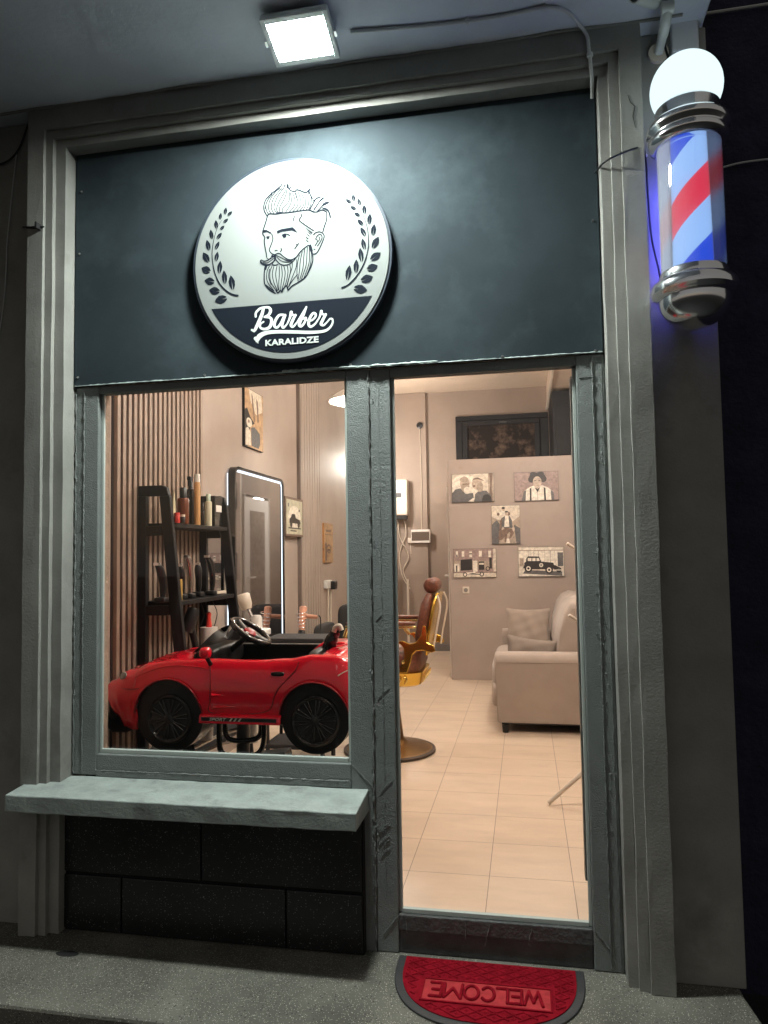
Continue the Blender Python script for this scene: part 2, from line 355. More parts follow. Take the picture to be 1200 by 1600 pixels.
# door and window frame
def plate(x0, x1, z0, z1, y0=0, y1=.05): return MB().box(x0, x1, y0, y1, z0, z1)
def seam(x0, z0, x1, z1, y, r=.004, n=None):
    L = math.hypot(x1-x0, z1-z0); n = n or int(L/.012)+2; pts, rs = [], []
    for i in range(n):
        t = i/(n-1); pts.append((x0+(x1-x0)*t+random.uniform(-.0016, .0016), y+random.uniform(-.001, .001), z0+(z1-z0)*t)); rs.append(r*random.uniform(.35, 1.25))
    return MB().tube(pts, rs, 6)
fr = obj('shopfront_frame', MB().box(-1.79, -1.69, 0, .05, .465, 2.022).box(-.652, -.568, 0, .05, GZ, 2.022).box(-.5635, -.483, .003, .05, GZ, 2.022)
         .box(.196, .2955, 0, .05, GZ, 2.022).box(-1.6895, -.6525, .0015, .05, 1.992, 2.022).box(-.4825, .1955, .0015, .05, 1.985, 2.022)
         .box(-1.6895, -.6525, .0015, .05, .485, .548).box(-1.6895, -.6525, -.006, .045, .462, .4845), M_FRAME, bld, bevel=.004)
b = MB()
for args in ((-.566, GZ, -.566, 2.02, -.002, .0045), (-.527, .1, -.527, 1.95, .002, .0016), (-1.752, .47, -1.752, 2.0, -.002, .0032), (.252, -.1, .252, 2.02, -.002, .0036),
             (.284, -.1, .284, 2.02, -.001, .0018), (-1.69, .4862, -.655, .4862, -.004, .004), (-1.788, .47, -1.788, 2.0, -.003, .0035), (.205, 1.94, .25, 1.94, -.001, .002),
             (-.652, .55, -.575, .475, -.001, .002), (-.48, .02, -.54, -.05, .001, .002), (.2, .02, .25, -.04, -.001, .002)):
    c = seam(*args); b.add(c.v, c.f)
# drips and crusts of filler along the welds
for k in range(160):
    xx = random.choice((-.566, -.566, .252, -1.752, .268)); zz = random.uniform(0 if xx > -1 else .5, 2.0)
    b.sphere((xx+random.gauss(0, .005), -.001, zz), random.uniform(.0015, .004), .002, random.uniform(.002, .007), 6, 4)
for k in range(9):   # trowel sweeps low on the mullion
    z0 = random.choice((random.uniform(.15, .5), random.uniform(.7, 1.5))); x0 = -.545+random.uniform(-.01, .01); L = random.uniform(.02, .055)
    b.tube(smoothpath([(x0, .002, z0), (x0+L*.55, .001, z0+L*.75), (x0+L, .002, z0+L*1.0)], 3), [.0004]+[.0010]*5+[.0004], 5)
obj('weld_seam', b, M_BEAD, fr, smooth=60)
b = MB()
for (x0, x1, z0, z1) in ((-1.6895, -.6525, .5485, 1.9915), (-.4825, .1955, .0215, 1.9845)):
    b.box(x0, x0+.012, .022, .034, z0, z1).box(x1-.012, x1, .022, .034, z0, z1).box(x0+.0122, x1-.0122, .016, .034, z0, z0+.016)
obj('glazing_bead', b, M_GBEAD, fr, bevel=.002)
obj('window_pane', MB().box(-1.69, -.652, .0345, .0395, .548, 1.992), glass('pane_glass', (.97, .99, .98), 1.0, .07), bld)
obj('door_pane', MB().box(-.483, .196, .0345, .0395, .0215, 1.985), glass('door_glass', (.985, .99, .985), .8), bld)
obj('door_bottom_rail', MB().box(-.4825, .1955, .0015, .05, -.035, .021).box(-.4825, .1955, .01, .05, GZ, -.0355), mat('dirty_frame_paint', (.07, .073, .072), .5, var=.3, vscale=14, bump=1.6, bscale=60, dirt=(.16, .165, .16), dscale=22, dlo=.66, dhi=.72), bld, bevel=.004)
b = MB()
for px in (0, 4, 5, 8):
    x = -.46+px*.055+random.uniform(-.01, .01); b.add(*[(lambda s: (s.v, s.f))(seam(x, -.035-random.uniform(0, .03), x+random.uniform(-.01, .02), .01, .0, .0014, 6))][0])
obj('filler_drip', b, M_BEAD, bld, smooth=60)
# inner jambs
obj('window_return', roughen(MB().box(-1.999, -1.768, .051, .21, 0, 2.6), .004, .09), M_PLASTER, bld)
obj('door_jamb', MB().box(.192, .215, .052, .13, .0, 2.0).box(.2155, .60, .052, .2, 0, 3.2), mat('brown_jamb', (.10, .06, .04), .7, var=.4, vscale=20, bump=1, bscale=60), bld)
obj('door_stop', MB().box(.1785, .1915, .056, .10, .16, 1.96), M_BEAD, bld, bevel=.002)

# sill and plinth
s_ = MB().prism([(-.213, .446), (-.213, .384), (0, .384), (0, .462)], lambda u, v, d: (d, u, v), -1.93, -.585)
sl = obj('window_sill', roughen(s_, .0015, .06), M_SILL, bld, bevel=.004)
for v in sl.data.vertices: pass
b = MB(); g = .006
rows = [((.106), .383, (-1.80, -1.226, -.605)), (GZ+.004, .100, (-1.80, -1.553, -.894, -.605))]
for z0, z1, xs in rows:
    for i in range(len(xs)-1): b.box(xs[i]+g/2, xs[i+1]-g/2, -.042, -.0305, z0+g/2, z1-g/2)
obj('plinth_tiles', b, M_PLINTH, bld, bevel=.003)
obj('plinth_wall', MB().box(-1.797, -.603, -.03, -.0005, GZ, .383).box(-1.797, -.66, .0515, .2, -.11, .46), M_GROUT, bld)

# fascia sheet
fa = thing('fascia_panel', 'dark blue-green painted sheet filling the space above window and door', 'panel', (-.75, -.01, 2.03))
obj('sheet', MB().box(-1.793, .2925, -.012, .015, 2.026, 2.999), M_FASCIA, fa, bevel=.002)
b = MB()
for p in [(125, 397), (122, 590), (320, 586), (548, 570), (785, 557), (926, 345), (930, 548), (128, 300)]:
    q = at_y(*p, -.013); obj('screw', MB().lathe([(.0005, -.004), (.004, -.004), (.005, 0), (.0005, .001)], (q.x, -.013, q.z), (0, 1, 0), 10), mat('dull_steel', (.5, .5, .5), .3, metal=1), fa, smooth=40)
b = seam(-1.79, 2.0255, .29, 2.0255, -.012, .0035); c = seam(-.9, 2.03, -.3, 2.03, -.013, .005); b.add(c.v, c.f)
obj('paint_edge', b, mat('chipped_paint', (.35, .42, .40), .5, var=.5, vscale=25), fa, smooth=60)

# ================================================================== ROOM
SH = bld
XL, XR, YB, ZC, ZB = -2.0, .60, 7.3, 3.55, 3.25
fl = struct(obj('floor', MB().box(-2.1, .62, .051, YB+.1, -.05, 0), M_TILE))
obj('threshold_slab', MB().box(-.6, .3, .0505, .2, -.11, -.0505), M_GROUT, SH)
obj('room_wall_left', MB().box(-2.15, XL, .05, YB+.15, -.1, 3.7), M_INT, SH)
obj('room_wall_right', MB().box(XR, .672, .2005, YB+.15, -.12, 3.7), M_INT, SH)
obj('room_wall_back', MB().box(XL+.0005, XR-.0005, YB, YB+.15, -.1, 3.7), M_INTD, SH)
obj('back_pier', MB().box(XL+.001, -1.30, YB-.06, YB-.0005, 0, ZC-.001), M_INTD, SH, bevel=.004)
obj('skirting', MB().box(-1.299, -.79, YB-.05, YB-.001, .0, .09), mat('grey_skirting', (.20, .18, .17), .5), SH, bevel=.004)
obj('ceiling', MB().box(XL+.0005, XR-.0005, .2005, YB-.0005, ZC, ZC+.1), M_CEIL, SH)
obj('ceiling_drop', MB().box(.34, XR-.001, .201, YB-.001, ZB, ZC-.001), M_CEIL, SH)
obj('cable_trunking', MB().box(.326, .352, .21, YB-.01, ZB-.022, ZB-.001), mat('trunking_white', (.8, .72, .6), .5), SH)
obj('roof', MB().box(-5, .672, .2, YB+.15, 3.71, 3.9), M_WALL, SH)
obj('front_wall_inside', MB().box(-1.999, .599, .2002, .23, 2.05, ZC-.001), M_INT, SH)

# partition cubicle with open white door
pt = thing('partition_wall', 'taupe partition wall hung with five photographs, lower than the ceiling', 'wall', (0, 5.03, 0))
obj('panel', MB().box(-.785, XR-.001, 5.03, 5.10, .001, 2.31), M_INT, pt, bevel=.004)
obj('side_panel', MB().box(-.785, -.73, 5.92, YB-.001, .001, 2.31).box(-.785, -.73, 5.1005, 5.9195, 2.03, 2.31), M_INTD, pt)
obj('edge_trim', MB().box(-.7865, -.7855, 5.028, 5.06, .001, 2.31), M_CREAMP, pt)
dr = obj('side_door', MB().box(-.80, -.7655, 5.14, 5.9, .01, 2.0), M_WHITEP, pt, bevel=.004)
obj('door_frame', MB().box(-.806, -.76, 5.1005, 5.139, .005, 2.029).box(-.806, -.76, 5.9005, 5.919, .005, 2.029), M_WHITEP, pt, bevel=.003)
obj('door_panel_inset', MB().box(-.8035, -.8005, 5.28, 5.76, .2, 1.85), mat('door_inset', (.30, .25, .21), .4, var=.2, vscale=15), dr)
obj('door_handle', MB().tube([(-.80, 5.2, 1.08), (-.85, 5.2, 1.08), (-.85, 5.31, 1.08)], .010, 8), M_WHITEP, dr, smooth=50)
# back window and black cupboard above the partition
bw = thing('transom_window', 'black framed high window with dim mottled glass in the back wall', 'window', (-.3, YB, 2.2))
obj('window_frame', MB().box(-.89, .35, YB-.05, YB-.0006, 3.12, 3.19).box(-.89, -.80, YB-.05, YB-.0006, 2.3, 3.1195).box(.24, .35, YB-.05, YB-.0006, 2.3, 3.1195).box(-.7995, .2395, YB-.05, YB-.0006, 2.3, 2.42), M_BLACKW, bw, bevel=.006)
obj('sash', MB().box(-.795, .235, YB-.065, YB-.051, 3.05, 3.115).box(-.795, -.73, YB-.065, YB-.051, 2.43, 3.0495).box(.17, .235, YB-.065, YB-.051, 2.43, 3.0495), M_BLACKW, bw, bevel=.004)
obj('pane', MB().box(-.7995, .2395, YB-.04, YB-.02, 2.4205, 3.1195), mat('mottled_glass', (.018, .012, .010), .6, spec=.15, dirt=(.15, .10, .07), dscale=5.5, dlo=.48, dhi=.72), bw)
obj('catch', MB().box(-.30, -.20, YB-.09, YB-.066, 3.07, 3.09), M_BLACK, bw)
tag(obj('high_infill', MB().box(.362, XR-.002, 6.1, YB-.07, 2.311, ZB-.03).box(.40, .56, 6.085, 6.099, 2.45, 3.05), M_BLACKW, bevel=.004), 'black cupboard squeezed between the back window and right wall under the ceiling', 'infill')  # plain black block filling the black corner

# ================================================================== OUTSIDE GROUND
def sheet(name, x0, x1, y0, y1, z, m, nx=1, ny=1):
    vs = [(x0+(x1-x0)*i/nx, y0+(y1-y0)*j/ny, z) for j in range(ny+1) for i in range(nx+1)]
    fs = [(j*(nx+1)+i, j*(nx+1)+i+1, (j+1)*(nx+1)+i+1, (j+1)*(nx+1)+i) for j in range(ny) for i in range(nx)]
    return obj(name, MB().add(vs, fs), m)
struct(sheet('ground', -60, 60, -60, 60, -.42, M_ASPH))
pv = MB().prism([(-5, -.50), (-1.2, -.50), (.60, -.56), (.70, -.45), (.655, -.07), (.655, .0495), (-5, .0495)], lambda u, v, d: (u, v, d), -.42, -.116)
struct(obj('pavement', pv, M_PAVE, bevel=.012))
b = MB(); q = CAM+sight(105, 1490)*((-.1155-CAM.z)/sight(105, 1490).z)
tag(obj('drain_hole', MB().lathe([(.045, 0), (.04, .0006), (.001, .0006)], (q.x, q.y, -.1155), n=18, sq=.45), M_GROUT), 'small dark oval hole worn in the pavement at the left', 'hole')
# neighbour's wall beyond the corner
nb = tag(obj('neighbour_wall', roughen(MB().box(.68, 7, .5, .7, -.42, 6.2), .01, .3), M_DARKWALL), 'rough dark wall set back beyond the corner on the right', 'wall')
b = MB().tube(smoothpath([at_y(1096, 22, .48), at_y(1150, 14, .48), at_y(1215, 4, .48)], 4), .006, 6)
tag(obj('cable', b, M_CONDUIT), 'pale cable running up across the rough dark wall at top right', 'cable')
b = MB().tube(smoothpath([at_y(1128, 262, .48), at_y(1160, 254, .48), at_y(1215, 247, .48)], 4), .004, 6)
tag(obj('cable', b, M_CONDUIT), 'thin cable across the dark wall just right of the barber pole', 'cable')

# ================================================================== ROUND SIGN
SX, SZ, SR = -.857, 2.457, .388
sg = thing('round_sign', 'round white barber sign with a bearded man between laurel branches', 'sign', (SX, -.013, SZ-SR))
disc = lambda r, z0, z1: MB().lathe([(.001, z0), (r, z0), (r, z1), (.001, z1)], (SX, 0, SZ), (0, 1, 0), 96)
obj('backing_disc', disc(SR+.012, -.041, -.0125), mat('sign_edge', (.03, .04, .055), .35), sg, smooth=40, bevel=.002)
obj('face_disc', disc(SR, -.0445, -.0412), M_SIGNW, sg, smooth=40)
def crop(x0, y0, k):
    def fn(u, v, d):
        p = at_y(x0+u/k, y0+v/k, -.0447); return (p.x, -.0447-d, p.z)
    return fn
c1, c3, c4, c5, c6 = crop(280, 220, 3.333), crop(380, 250, 7.275), crop(300, 300, 8.42), crop(530, 290, 8.89), crop(380, 460, 7.5)
# lower dark segment: chord and arc
ri = SR*.935; pL = c1(187, 870, 0); pR = c1(1000, 810, 0)
zc = (pL[2]+pR[2])/2-.001; a0 = math.asin((zc-SZ)/ri)
arc = [(SX+ri*math.cos(a), SZ+ri*math.sin(a)) for a in [math.pi-a0+(math.pi+2*a0)*i/60 for i in range(61)]]
obj('dark_segment', MB().prism(arc, lambda u, v, d: (u, -.0447-d, v), 0, .0008), M_INK, sg)
hb = MB()
S3 = lambda pts, w=6, t=False: ribbon(hb, pts, [q_*1.45 for q_ in w] if isinstance(w, list) else w*1.75, c3, .0008+.0001*random.random(), t, cap=False, k=4)
for p, ww in [([(275, 640), (250, 600), (235, 555), (240, 500), (265, 440), (320, 385)], 7), ([(320, 390), (316, 315)], 5), ([(320, 385), (400, 320), (432, 290), (441, 268)], 7),
          ([(462, 312), (478, 278)], 6), ([(480, 300), (478, 282)], 5), ([(500, 322), (506, 275), (515, 322)], 8), ([(520, 330), (550, 298)], 7), ([(515, 320), (545, 350), (590, 355), (612, 332)], 7),
          ([(612, 336), (650, 348), (690, 366), (715, 372), (740, 348), (760, 328)], 8), ([(762, 328), (748, 365), (765, 395), (790, 445)], 7), ([(740, 348), (755, 380)], 12),
          ([(760, 560), (788, 510), (830, 440), (882, 424)], 7), ([(790, 470), (845, 432), (882, 424)], 5), ([(800, 575), (850, 500), (885, 450), (922, 428)], 7), ([(860, 480), (922, 428)], 5),
          ([(840, 588), (885, 540), (925, 490), (977, 482)], 7), ([(900, 520), (977, 482)], 6), ([(900, 548), (950, 560), (978, 600), (992, 660)], 10), ([(925, 550), (965, 575)], 12),
          ([(275, 640), (300, 612), (360, 615), (430, 603), (520, 598), (620, 583), (700, 572), (750, 570), (790, 588), (840, 590), (900, 568), (945, 592)], 7), ([(380, 608), (440, 600)], 12), ([(740, 566), (800, 588)], 9),
          ([(275, 640), (262, 690), (240, 760), (225, 805), (222, 840), (246, 880), (240, 920), (250, 1000), (262, 1060), (268, 1110)], 7),
          ([(325, 840), (338, 900), (312, 980), (298, 1020), (310, 1050), (345, 1078)], 6), ([(358, 1035), (375, 1028), (392, 1032)], 6), ([(430, 1003), (436, 1025), (420, 1045)], 6),
          ([(262, 880), (280, 872), (302, 874)], 6), ([(440, 858), (470, 843), (508, 848), (532, 862)], 7), ([(585, 640), (574, 670), (578, 702)], 6),
          ([(655, 605), (662, 640), (638, 680), (650, 700), (720, 750), (805, 808)], 7), ([(950, 590), (948, 680), (922, 760), (905, 822)], 7),
          ([(800, 856), (820, 830), (870, 818), (910, 840), (920, 880), (890, 960), (850, 1040), (820, 1068), (788, 1070)], 7), ([(828, 885), (856, 852), (885, 850), (897, 885), (872, 940), (842, 982)], 6),
          ([(815, 900), (835, 900), (842, 935), (815, 978)], 6), ([(860, 870), (870, 900), (850, 930)], 5), ([(800, 1012), (820, 1020)], 6), ([(632, 948), (585, 1012)], 6), ([(600, 968), (612, 955)], 5),
          ([(745, 968), (700, 1000), (655, 1040), (610, 1100), (575, 1132)], 8), ([(755, 965), (768, 1000), (778, 1040)], 18), ([(780, 1030), (790, 1090), (788, 1160), (750, 1260), (700, 1340), (620, 1395), (560, 1430), (512, 1482)], 8),
          ([(512, 1485), (492, 1430), (455, 1468), (440, 1502), (425, 1482), (395, 1512), (372, 1475)], 9), ([(268, 1195), (243, 1260), (240, 1380), (258, 1430), (305, 1480), (370, 1518)], 8), ([(262, 1200), (248, 1250)], 16),
          ([(258, 1420), (320, 1470), (355, 1495)], 6)]: S3(p, ww)
for p in [[(290, 622), (262, 560), (268, 480), (330, 390)], [(320, 612), (290, 560), (300, 470), (360, 370), (420, 322)], [(350, 612), (320, 540), (350, 430), (440, 322)], [(385, 606), (350, 540), (390, 420), (465, 314)],
          [(405, 606), (380, 555), (422, 450), (490, 340)], [(420, 604), (415, 540), (470, 440), (500, 345)], [(450, 600), (450, 550), (525, 460), (520, 350)], [(480, 598), (525, 530), (550, 460), (535, 370)],
          [(520, 596), (575, 535), (590, 460), (560, 370)], [(560, 592), (615, 530), (620, 460), (590, 375)], [(600, 588), (655, 520), (650, 440), (625, 362)], [(640, 582), (685, 520), (690, 440), (660, 374)],
          [(680, 577), (708, 510), (706, 440), (702, 390)], [(715, 573), (742, 510), (735, 430), (742, 380)], [(745, 570), (770, 500), (775, 440), (762, 400)], [(250, 560), (262, 500), (300, 420)], [(600, 360), (604, 400), (600, 430)],
          [(300, 1205), (272, 1270), (274, 1380), (350, 1488)], [(330, 1205), (304, 1280), (315, 1390), (380, 1488)], [(350, 1205), (332, 1300), (352, 1400), (392, 1488)], [(385, 1205), (370, 1300), (385, 1400), (400, 1480)],
          [(410, 1205), (412, 1300), (405, 1400), (408, 1480)], [(435, 1205), (445, 1300), (432, 1400), (425, 1480)], [(462, 1203), (478, 1280), (465, 1380), (440, 1478)], [(500, 1198), (510, 1270), (492, 1380), (462, 1460)],
          [(530, 1192), (540, 1250), (520, 1340), (495, 1430)], [(560, 1170), (555, 1230), (530, 1310), (500, 1440)], [(610, 1130), (602, 1220), (560, 1330), (512, 1450)], [(640, 1080), (618, 1180), (612, 1300), (628, 1380)],
          [(672, 1040), (650, 1150), (640, 1260), (622, 1380)], [(700, 1012), (690, 1100), (680, 1230), (642, 1370)], [(730, 988), (725, 1080), (715, 1200), (662, 1360)], [(750, 978), (755, 1080), (745, 1190), (692, 1340)],
          [(768, 1000), (775, 1090), (762, 1200), (715, 1325)], [(300, 1240), (290, 1330), (320, 1420)], [(620, 1300), (560, 1370), (520, 1440)]]: S3(p, 5)
for pl in [[(222, 806), (240, 795), (265, 796), (320, 826), (322, 842), (270, 818), (228, 830)], [(385, 806), (440, 785), (560, 765), (585, 785), (622, 832), (555, 802), (450, 815), (388, 836)],
           [(680, 752), (795, 828), (780, 830)], [(695, 788), (780, 852), (760, 846)], [(700, 820), (765, 872), (745, 868)], [(705, 862), (755, 905), (725, 896)], [(712, 900), (755, 940), (725, 930)], [(700, 770), (790, 840), (775, 838)],
           [(355, 1095), (330, 1078), (312, 1100), (345, 1110)]]:
    poly(hb, pl, c3, .0009)
for cx, cy, rr in ((283, 888, 13), (470, 864, 22)): poly(hb, [(cx+rr*math.cos(a*.628), cy+rr*math.sin(a*.628)) for a in range(10)], c3, .00095)
for p, ww in [([(268, 1112), (300, 1130), (352, 1090)], 5), ([(200, 1135), (203, 1165), (235, 1188), (290, 1192), (340, 1160), (362, 1130)], [6, 16, 16, 12, 9, 9]), ([(205, 1135), (235, 1150), (280, 1140), (320, 1110)], 7), ([(225, 1165), (280, 1168), (345, 1120)], 5),
              ([(362, 1075), (362, 1130)], 14), ([(365, 1075), (410, 1063), (460, 1100), (510, 1130), (560, 1132), (600, 1105)], [9, 9, 7, 8, 9, 5]), ([(368, 1130), (412, 1178), (460, 1195), (520, 1186), (570, 1150), (602, 1112)], [10, 9, 8, 8, 8, 5]),
              ([(380, 1100), (420, 1140), (480, 1160), (550, 1155)], 5), ([(375, 1085), (430, 1110), (490, 1140), (560, 1145)], 5), ([(330, 1188), (348, 1155), (366, 1145)], 6), ([(330, 1190), (365, 1196), (398, 1184)], 6), ([(362, 1078), (330, 1072)], 8)]: S3(p, ww)
obj('bearded_man_drawing', hb, M_INK, sg)
lbL = MB(); lbR = MB()
def leaf(fn, tip, base, hw):
    t, bs = Vector((*tip, 0)), Vector((*base, 0)); ax = bs-t; L = ax.length; n_ = Vector((-ax.y, ax.x, 0))/L
    for sd in (1, -1):
        P = [t, t+ax*.18+n_*hw*.55*sd, t+ax*.42+n_*hw*sd, t+ax*.7+n_*hw*.88*sd, t+ax*.93+n_*hw*.42*sd, t+ax*.98+n_*hw*.17*sd, t+ax*.66+n_*hw*.10*sd, t+ax*.38+n_*.5*sd]
        poly(lbL if fn is c4 else lbR, [(p.x, p.y) for p in P], fn, .0009)
for l in [((450, 205), (432, 300), 22), ((530, 255), (470, 315), 20), ((382, 275), (367, 370), 20), ((478, 350), (412, 410), 20), ((315, 370), (322, 485), 25), ((428, 445), (370, 500), 20), ((245, 495), (268, 625), 27),
          ((392, 535), (325, 625), 24), ((195, 630), (230, 775), 32), ((360, 650), (305, 765), 24), ((148, 795), (222, 930), 42), ((340, 785), (312, 920), 28), ((125, 1000), (245, 1050), 50), ((375, 905), (357, 1080), 33),
          ((165, 1165), (300, 1185), 50), ((420, 1030), (437, 1215), 35), ((225, 1290), (370, 1310), 52), ((510, 1095), (540, 1290), 42), ((300, 1440), (465, 1390), 55)]: leaf(c4, *l)
for l in [((190, 125), (210, 225), 25), ((92, 190), (168, 245), 22), ((262, 180), (295, 285), 24), ((155, 290), (235, 335), 24), ((345, 270), (355, 400), 30), ((210, 380), (290, 425), 24), ((430, 390), (412, 545), 32),
          ((255, 470), (335, 555), 28), ((490, 535), (465, 700), 36), ((298, 580), (368, 710), 32), ((548, 710), (462, 875), 45), ((322, 735), (355, 895), 33), ((575, 930), (435, 1040), 52), ((290, 865), (315, 1065), 38),
          ((535, 1110), (385, 1170), 55), ((240, 1025), (232, 1220), 38), ((470, 1265), (300, 1325), 58), ((148, 1105), (112, 1320), 42), ((390, 1455), (198, 1425), 62)]: leaf(c5, *l)
ribbon(lbL, [(395, 370), (340, 460), (295, 600), (268, 760), (270, 900), (300, 1060), (360, 1200), (450, 1300), (540, 1350), (605, 1362)], [3, 5, 8, 10, 12, 15, 18, 20, 22, 22], c4, .0010)
ribbon(lbR, [(240, 265), (310, 370), (370, 510), (402, 660), (405, 850), (365, 1030), (290, 1190), (190, 1320), (110, 1390), (40, 1420)], [3, 5, 8, 10, 13, 17, 20, 22, 22, 24], c5, .0010)
obj('laurel_branch', lbL, M_INK, sg); obj('laurel_branch', lbR, M_INK, sg)
wb = MB(); dd = [.0012]
def S6(p, w_):
    dd[0] += .00006; ribbon(wb, p, w_, c6, dd[0], k=8)
S6([(240, 158), (222, 230), (180, 335), (138, 420)], [30, 38, 40, 34]); S6([(104, 418), (130, 432)], 26)
S6([(148, 262), (152, 215), (195, 170), (240, 155), (300, 155), (322, 190), (300, 240), (250, 266)], [24, 26, 26, 24, 28, 36, 30, 22])
S6([(250, 266), (318, 275), (335, 325), (310, 385), (255, 408), (205, 392), (203, 350), (240, 322)], [22, 30, 38, 36, 30, 26, 22, 20])
S6([(470, 240), (420, 248), (378, 310), (368, 372), (400, 388), (440, 340), (478, 262)], [26, 28, 32, 32, 28, 24, 26]); S6([(492, 245), (458, 350), (472, 392), (515, 350)], [32, 34, 26, 18])
S6([(515, 350), (545, 285), (565, 210)], [18, 24, 36]); S6([(560, 212), (590, 245), (618, 245)], [24, 22, 22]); S6([(612, 244), (575, 320), (562, 365), (588, 380), (635, 325)], [30, 34, 32, 24, 18])
S6([(635, 325), (705, 215), (742, 148)], [18, 26, 18]); S6([(742, 148), (705, 240), (660, 345), (678, 376), (715, 340), (738, 278), (700, 290)], [20, 34, 38, 28, 26, 26, 18])
S6([(738, 300), (790, 312), (840, 275), (852, 235), (822, 222), (785, 275), (768, 345), (792, 380), (845, 345), (890, 280)], [16, 20, 24, 26, 26, 32, 34, 28, 22, 18])
S6([(890, 280), (905, 245), (918, 200)], [18, 24, 34]); S6([(915, 205), (940, 238), (972, 236)], [24, 22, 22]); S6([(968, 236), (930, 310), (915, 350), (945, 362), (985, 325), (1015, 290)], [30, 34, 34, 24, 18, 18])
S6([(1015, 288), (1045, 290), (1048, 340), (1008, 400), (940, 434), (800, 446), (600, 442), (400, 440), (275, 452), (195, 490), (165, 545)], [18, 20, 22, 26, 32, 36, 38, 40, 46, 56, 40])
S6([(150, 520), (178, 572)], [48, 8])
obj('script_lettering', wb, M_LETTER, sg)
pa = Vector(c6(262, 592, 0)); pb = Vector(c6(886, 556, 0)); pc = Vector(c6(884, 470, 0))
obj('name_lettering', text_mb('KARALIDZE', lambda u, v, d: (pa.x+u, -.0447-d, (pa.z+pb.z)/2-.004+v), .0009, .0026, pb.x-pa.x, (pc.z-pb.z)*.86, .03), M_LETTER, sg)

# ================================================================== FLOODLIGHT
LX, LY, LZ = -.712, -.345, 3.100
fd = thing('floodlight', 'square white LED floodlight glowing under the overhang above the round sign', 'floodlight', (LX, LY, LZ))
T = Matrix.Translation((LX, LY, LZ)) @ Matrix.Rotation(math.radians(-14), 4, 'X')
obj('housing', MB().box(-.118, .118, -.092, .092, .0, .022).box(-.09, .09, -.065, .065, .0222, .034).xf(T), mat('floodlight_housing', (.62, .66, .66), .4), fd, bevel=.005)
obj('bezel', MB().box(-.118, -.0985, -.092, .092, -.007, -.0005).box(.0985, .118, -.092, .092, -.007, -.0005).box(-.098, .098, -.092, -.0705, -.007, -.0005).box(-.098, .098, .0705, .092, -.007, -.0005).xf(T), mat('floodlight_bezel', (.7, .75, .74), .35), fd, bevel=.002)
obj('diffuser', MB().ring_loft([[(p[0], p[1], z) for p in rrect(-hx, hx, -hy, hy, .012, 4)] for z, hx, hy in ((-.001, .0978, .0700), (-.0055, .0974, .0696), (-.0075, .092, .065), (-.0078, .005, .004))]).xf(T), emitter('flood_emission', (.92, 1.0, .95), 590), fd)
for x0_, x1_ in ((-.128, -.1195), (.1195, .128)): obj('bracket', MB().box(x0_, x1_, -.010, .010, -.005, .0485).xf(T), M_CHROME, fd)

# ================================================================== BARBER POLE
PX, PY = .560, -.205
bp = thing('barber_pole', 'lit barber pole with white globe and red and blue stripes on the corner pier', 'barber pole', (PX, PY, 2.0))
def lat(name, prof, m, n=48, sm=50, par=None): return obj(name, MB().lathe([(a*(1.14 if a > .0012 and name != 'globe' else 1), h) for a, h in prof], (PX, PY, 0), n=n), m, par or bp, smooth=sm)
gz = 2.830; gr = .113
lat('globe', [(.001, gz+gr)]+[(gr*math.cos(a), gz+gr*math.sin(a)) for a in [math.radians(d) for d in range(86, -54, -6)]]+[(.001, gz-gr*.82)], emitter('globe_glow', (.72, .90, .93), .70))
lat('top_collar', [(.001, 2.765), (.082, 2.765), (.088, 2.757), (.088, 2.722), (.094, 2.716), (.108, 2.708), (.114, 2.694), (.112, 2.680), (.103, 2.671), (.103, 2.664), (.108, 2.655), (.106, 2.642), (.094, 2.632), (.084, 2.630), (.001, 2.630)], M_CHROME)
lat('glass_tube', [(.087, 2.215), (.087, 2.6295), (.0855, 2.6295), (.0855, 2.215)], glass('tube_glass', (.93, .95, 1), 1.2, .0, .16))
lat('striped_drum', [(.001, 2.214), (.066, 2.214), (.066, 2.6290), (.001, 2.6290)], emitter('drum_glow', (.36, .60, 1.0), .70))
def helix(name, ph, frac, m, pitch=.47, z0=2.2145, z1=2.6285, r=.0758):
    mb = MB(); rows = 8; N = 200; ang0 = -4*math.pi
    for i in range(N):
        for s_ in range(rows):
            q = []
            for (ii, ss) in ((i, s_), (i+1, s_), (i+1, s_+1), (i, s_+1)):
                a = ang0+8*math.pi*ii/N; z = 2.0+ph+pitch*a/(2*math.pi)+frac*pitch*ss/rows
                q.append((PX+r*math.cos(a), PY+r*math.sin(a), z))
            zs = [p[2] for p in q]
            if max(zs) < z0 or min(zs) > z1: continue
            q = [(x, y, min(max(z, z0), z1)) for x, y, z in q]
            mb.add(q, [(0, 1, 2, 3)])
    o = obj(name, mb, m, bp); return o
hr = helix('red_stripe', .47*.25+.393, .24, emitter('stripe_red', (.95, .035, .08), .62))
hbl = helix('blue_stripe', .47*.25+.158, .24, emitter('stripe_blue', (.015, .09, .86), .58))
lat('lower_collar', [(.001, 2.2135), (.090, 2.2135), (.093, 2.205), (.093, 2.190), (.100, 2.186), (.112, 2.176), (.117, 2.160), (.116, 2.145), (.104, 2.136), (.098, 2.128), (.001, 2.128)], M_CHROME)
lat('bottom_cap', [(.001, 2.1275), (.094, 2.1275)]+[(.094*math.cos(a), 2.118-.088*math.sin(a)) for a in [math.radians(d) for d in range(0, 86, 6)]]+[(.001, 2.0298)], M_CHROME)
obj('wall_bracket', MB().box(PX-.02, PX+.02, PY+.11, -.0305, 2.675, 2.70).box(PX-.02, PX+.02, PY+.11, -.0305, 2.150, 2.175).box(PX-.035, PX+.035, -.036, -.0302, 2.12, 2.73), M_CHROME, bp, bevel=.002)
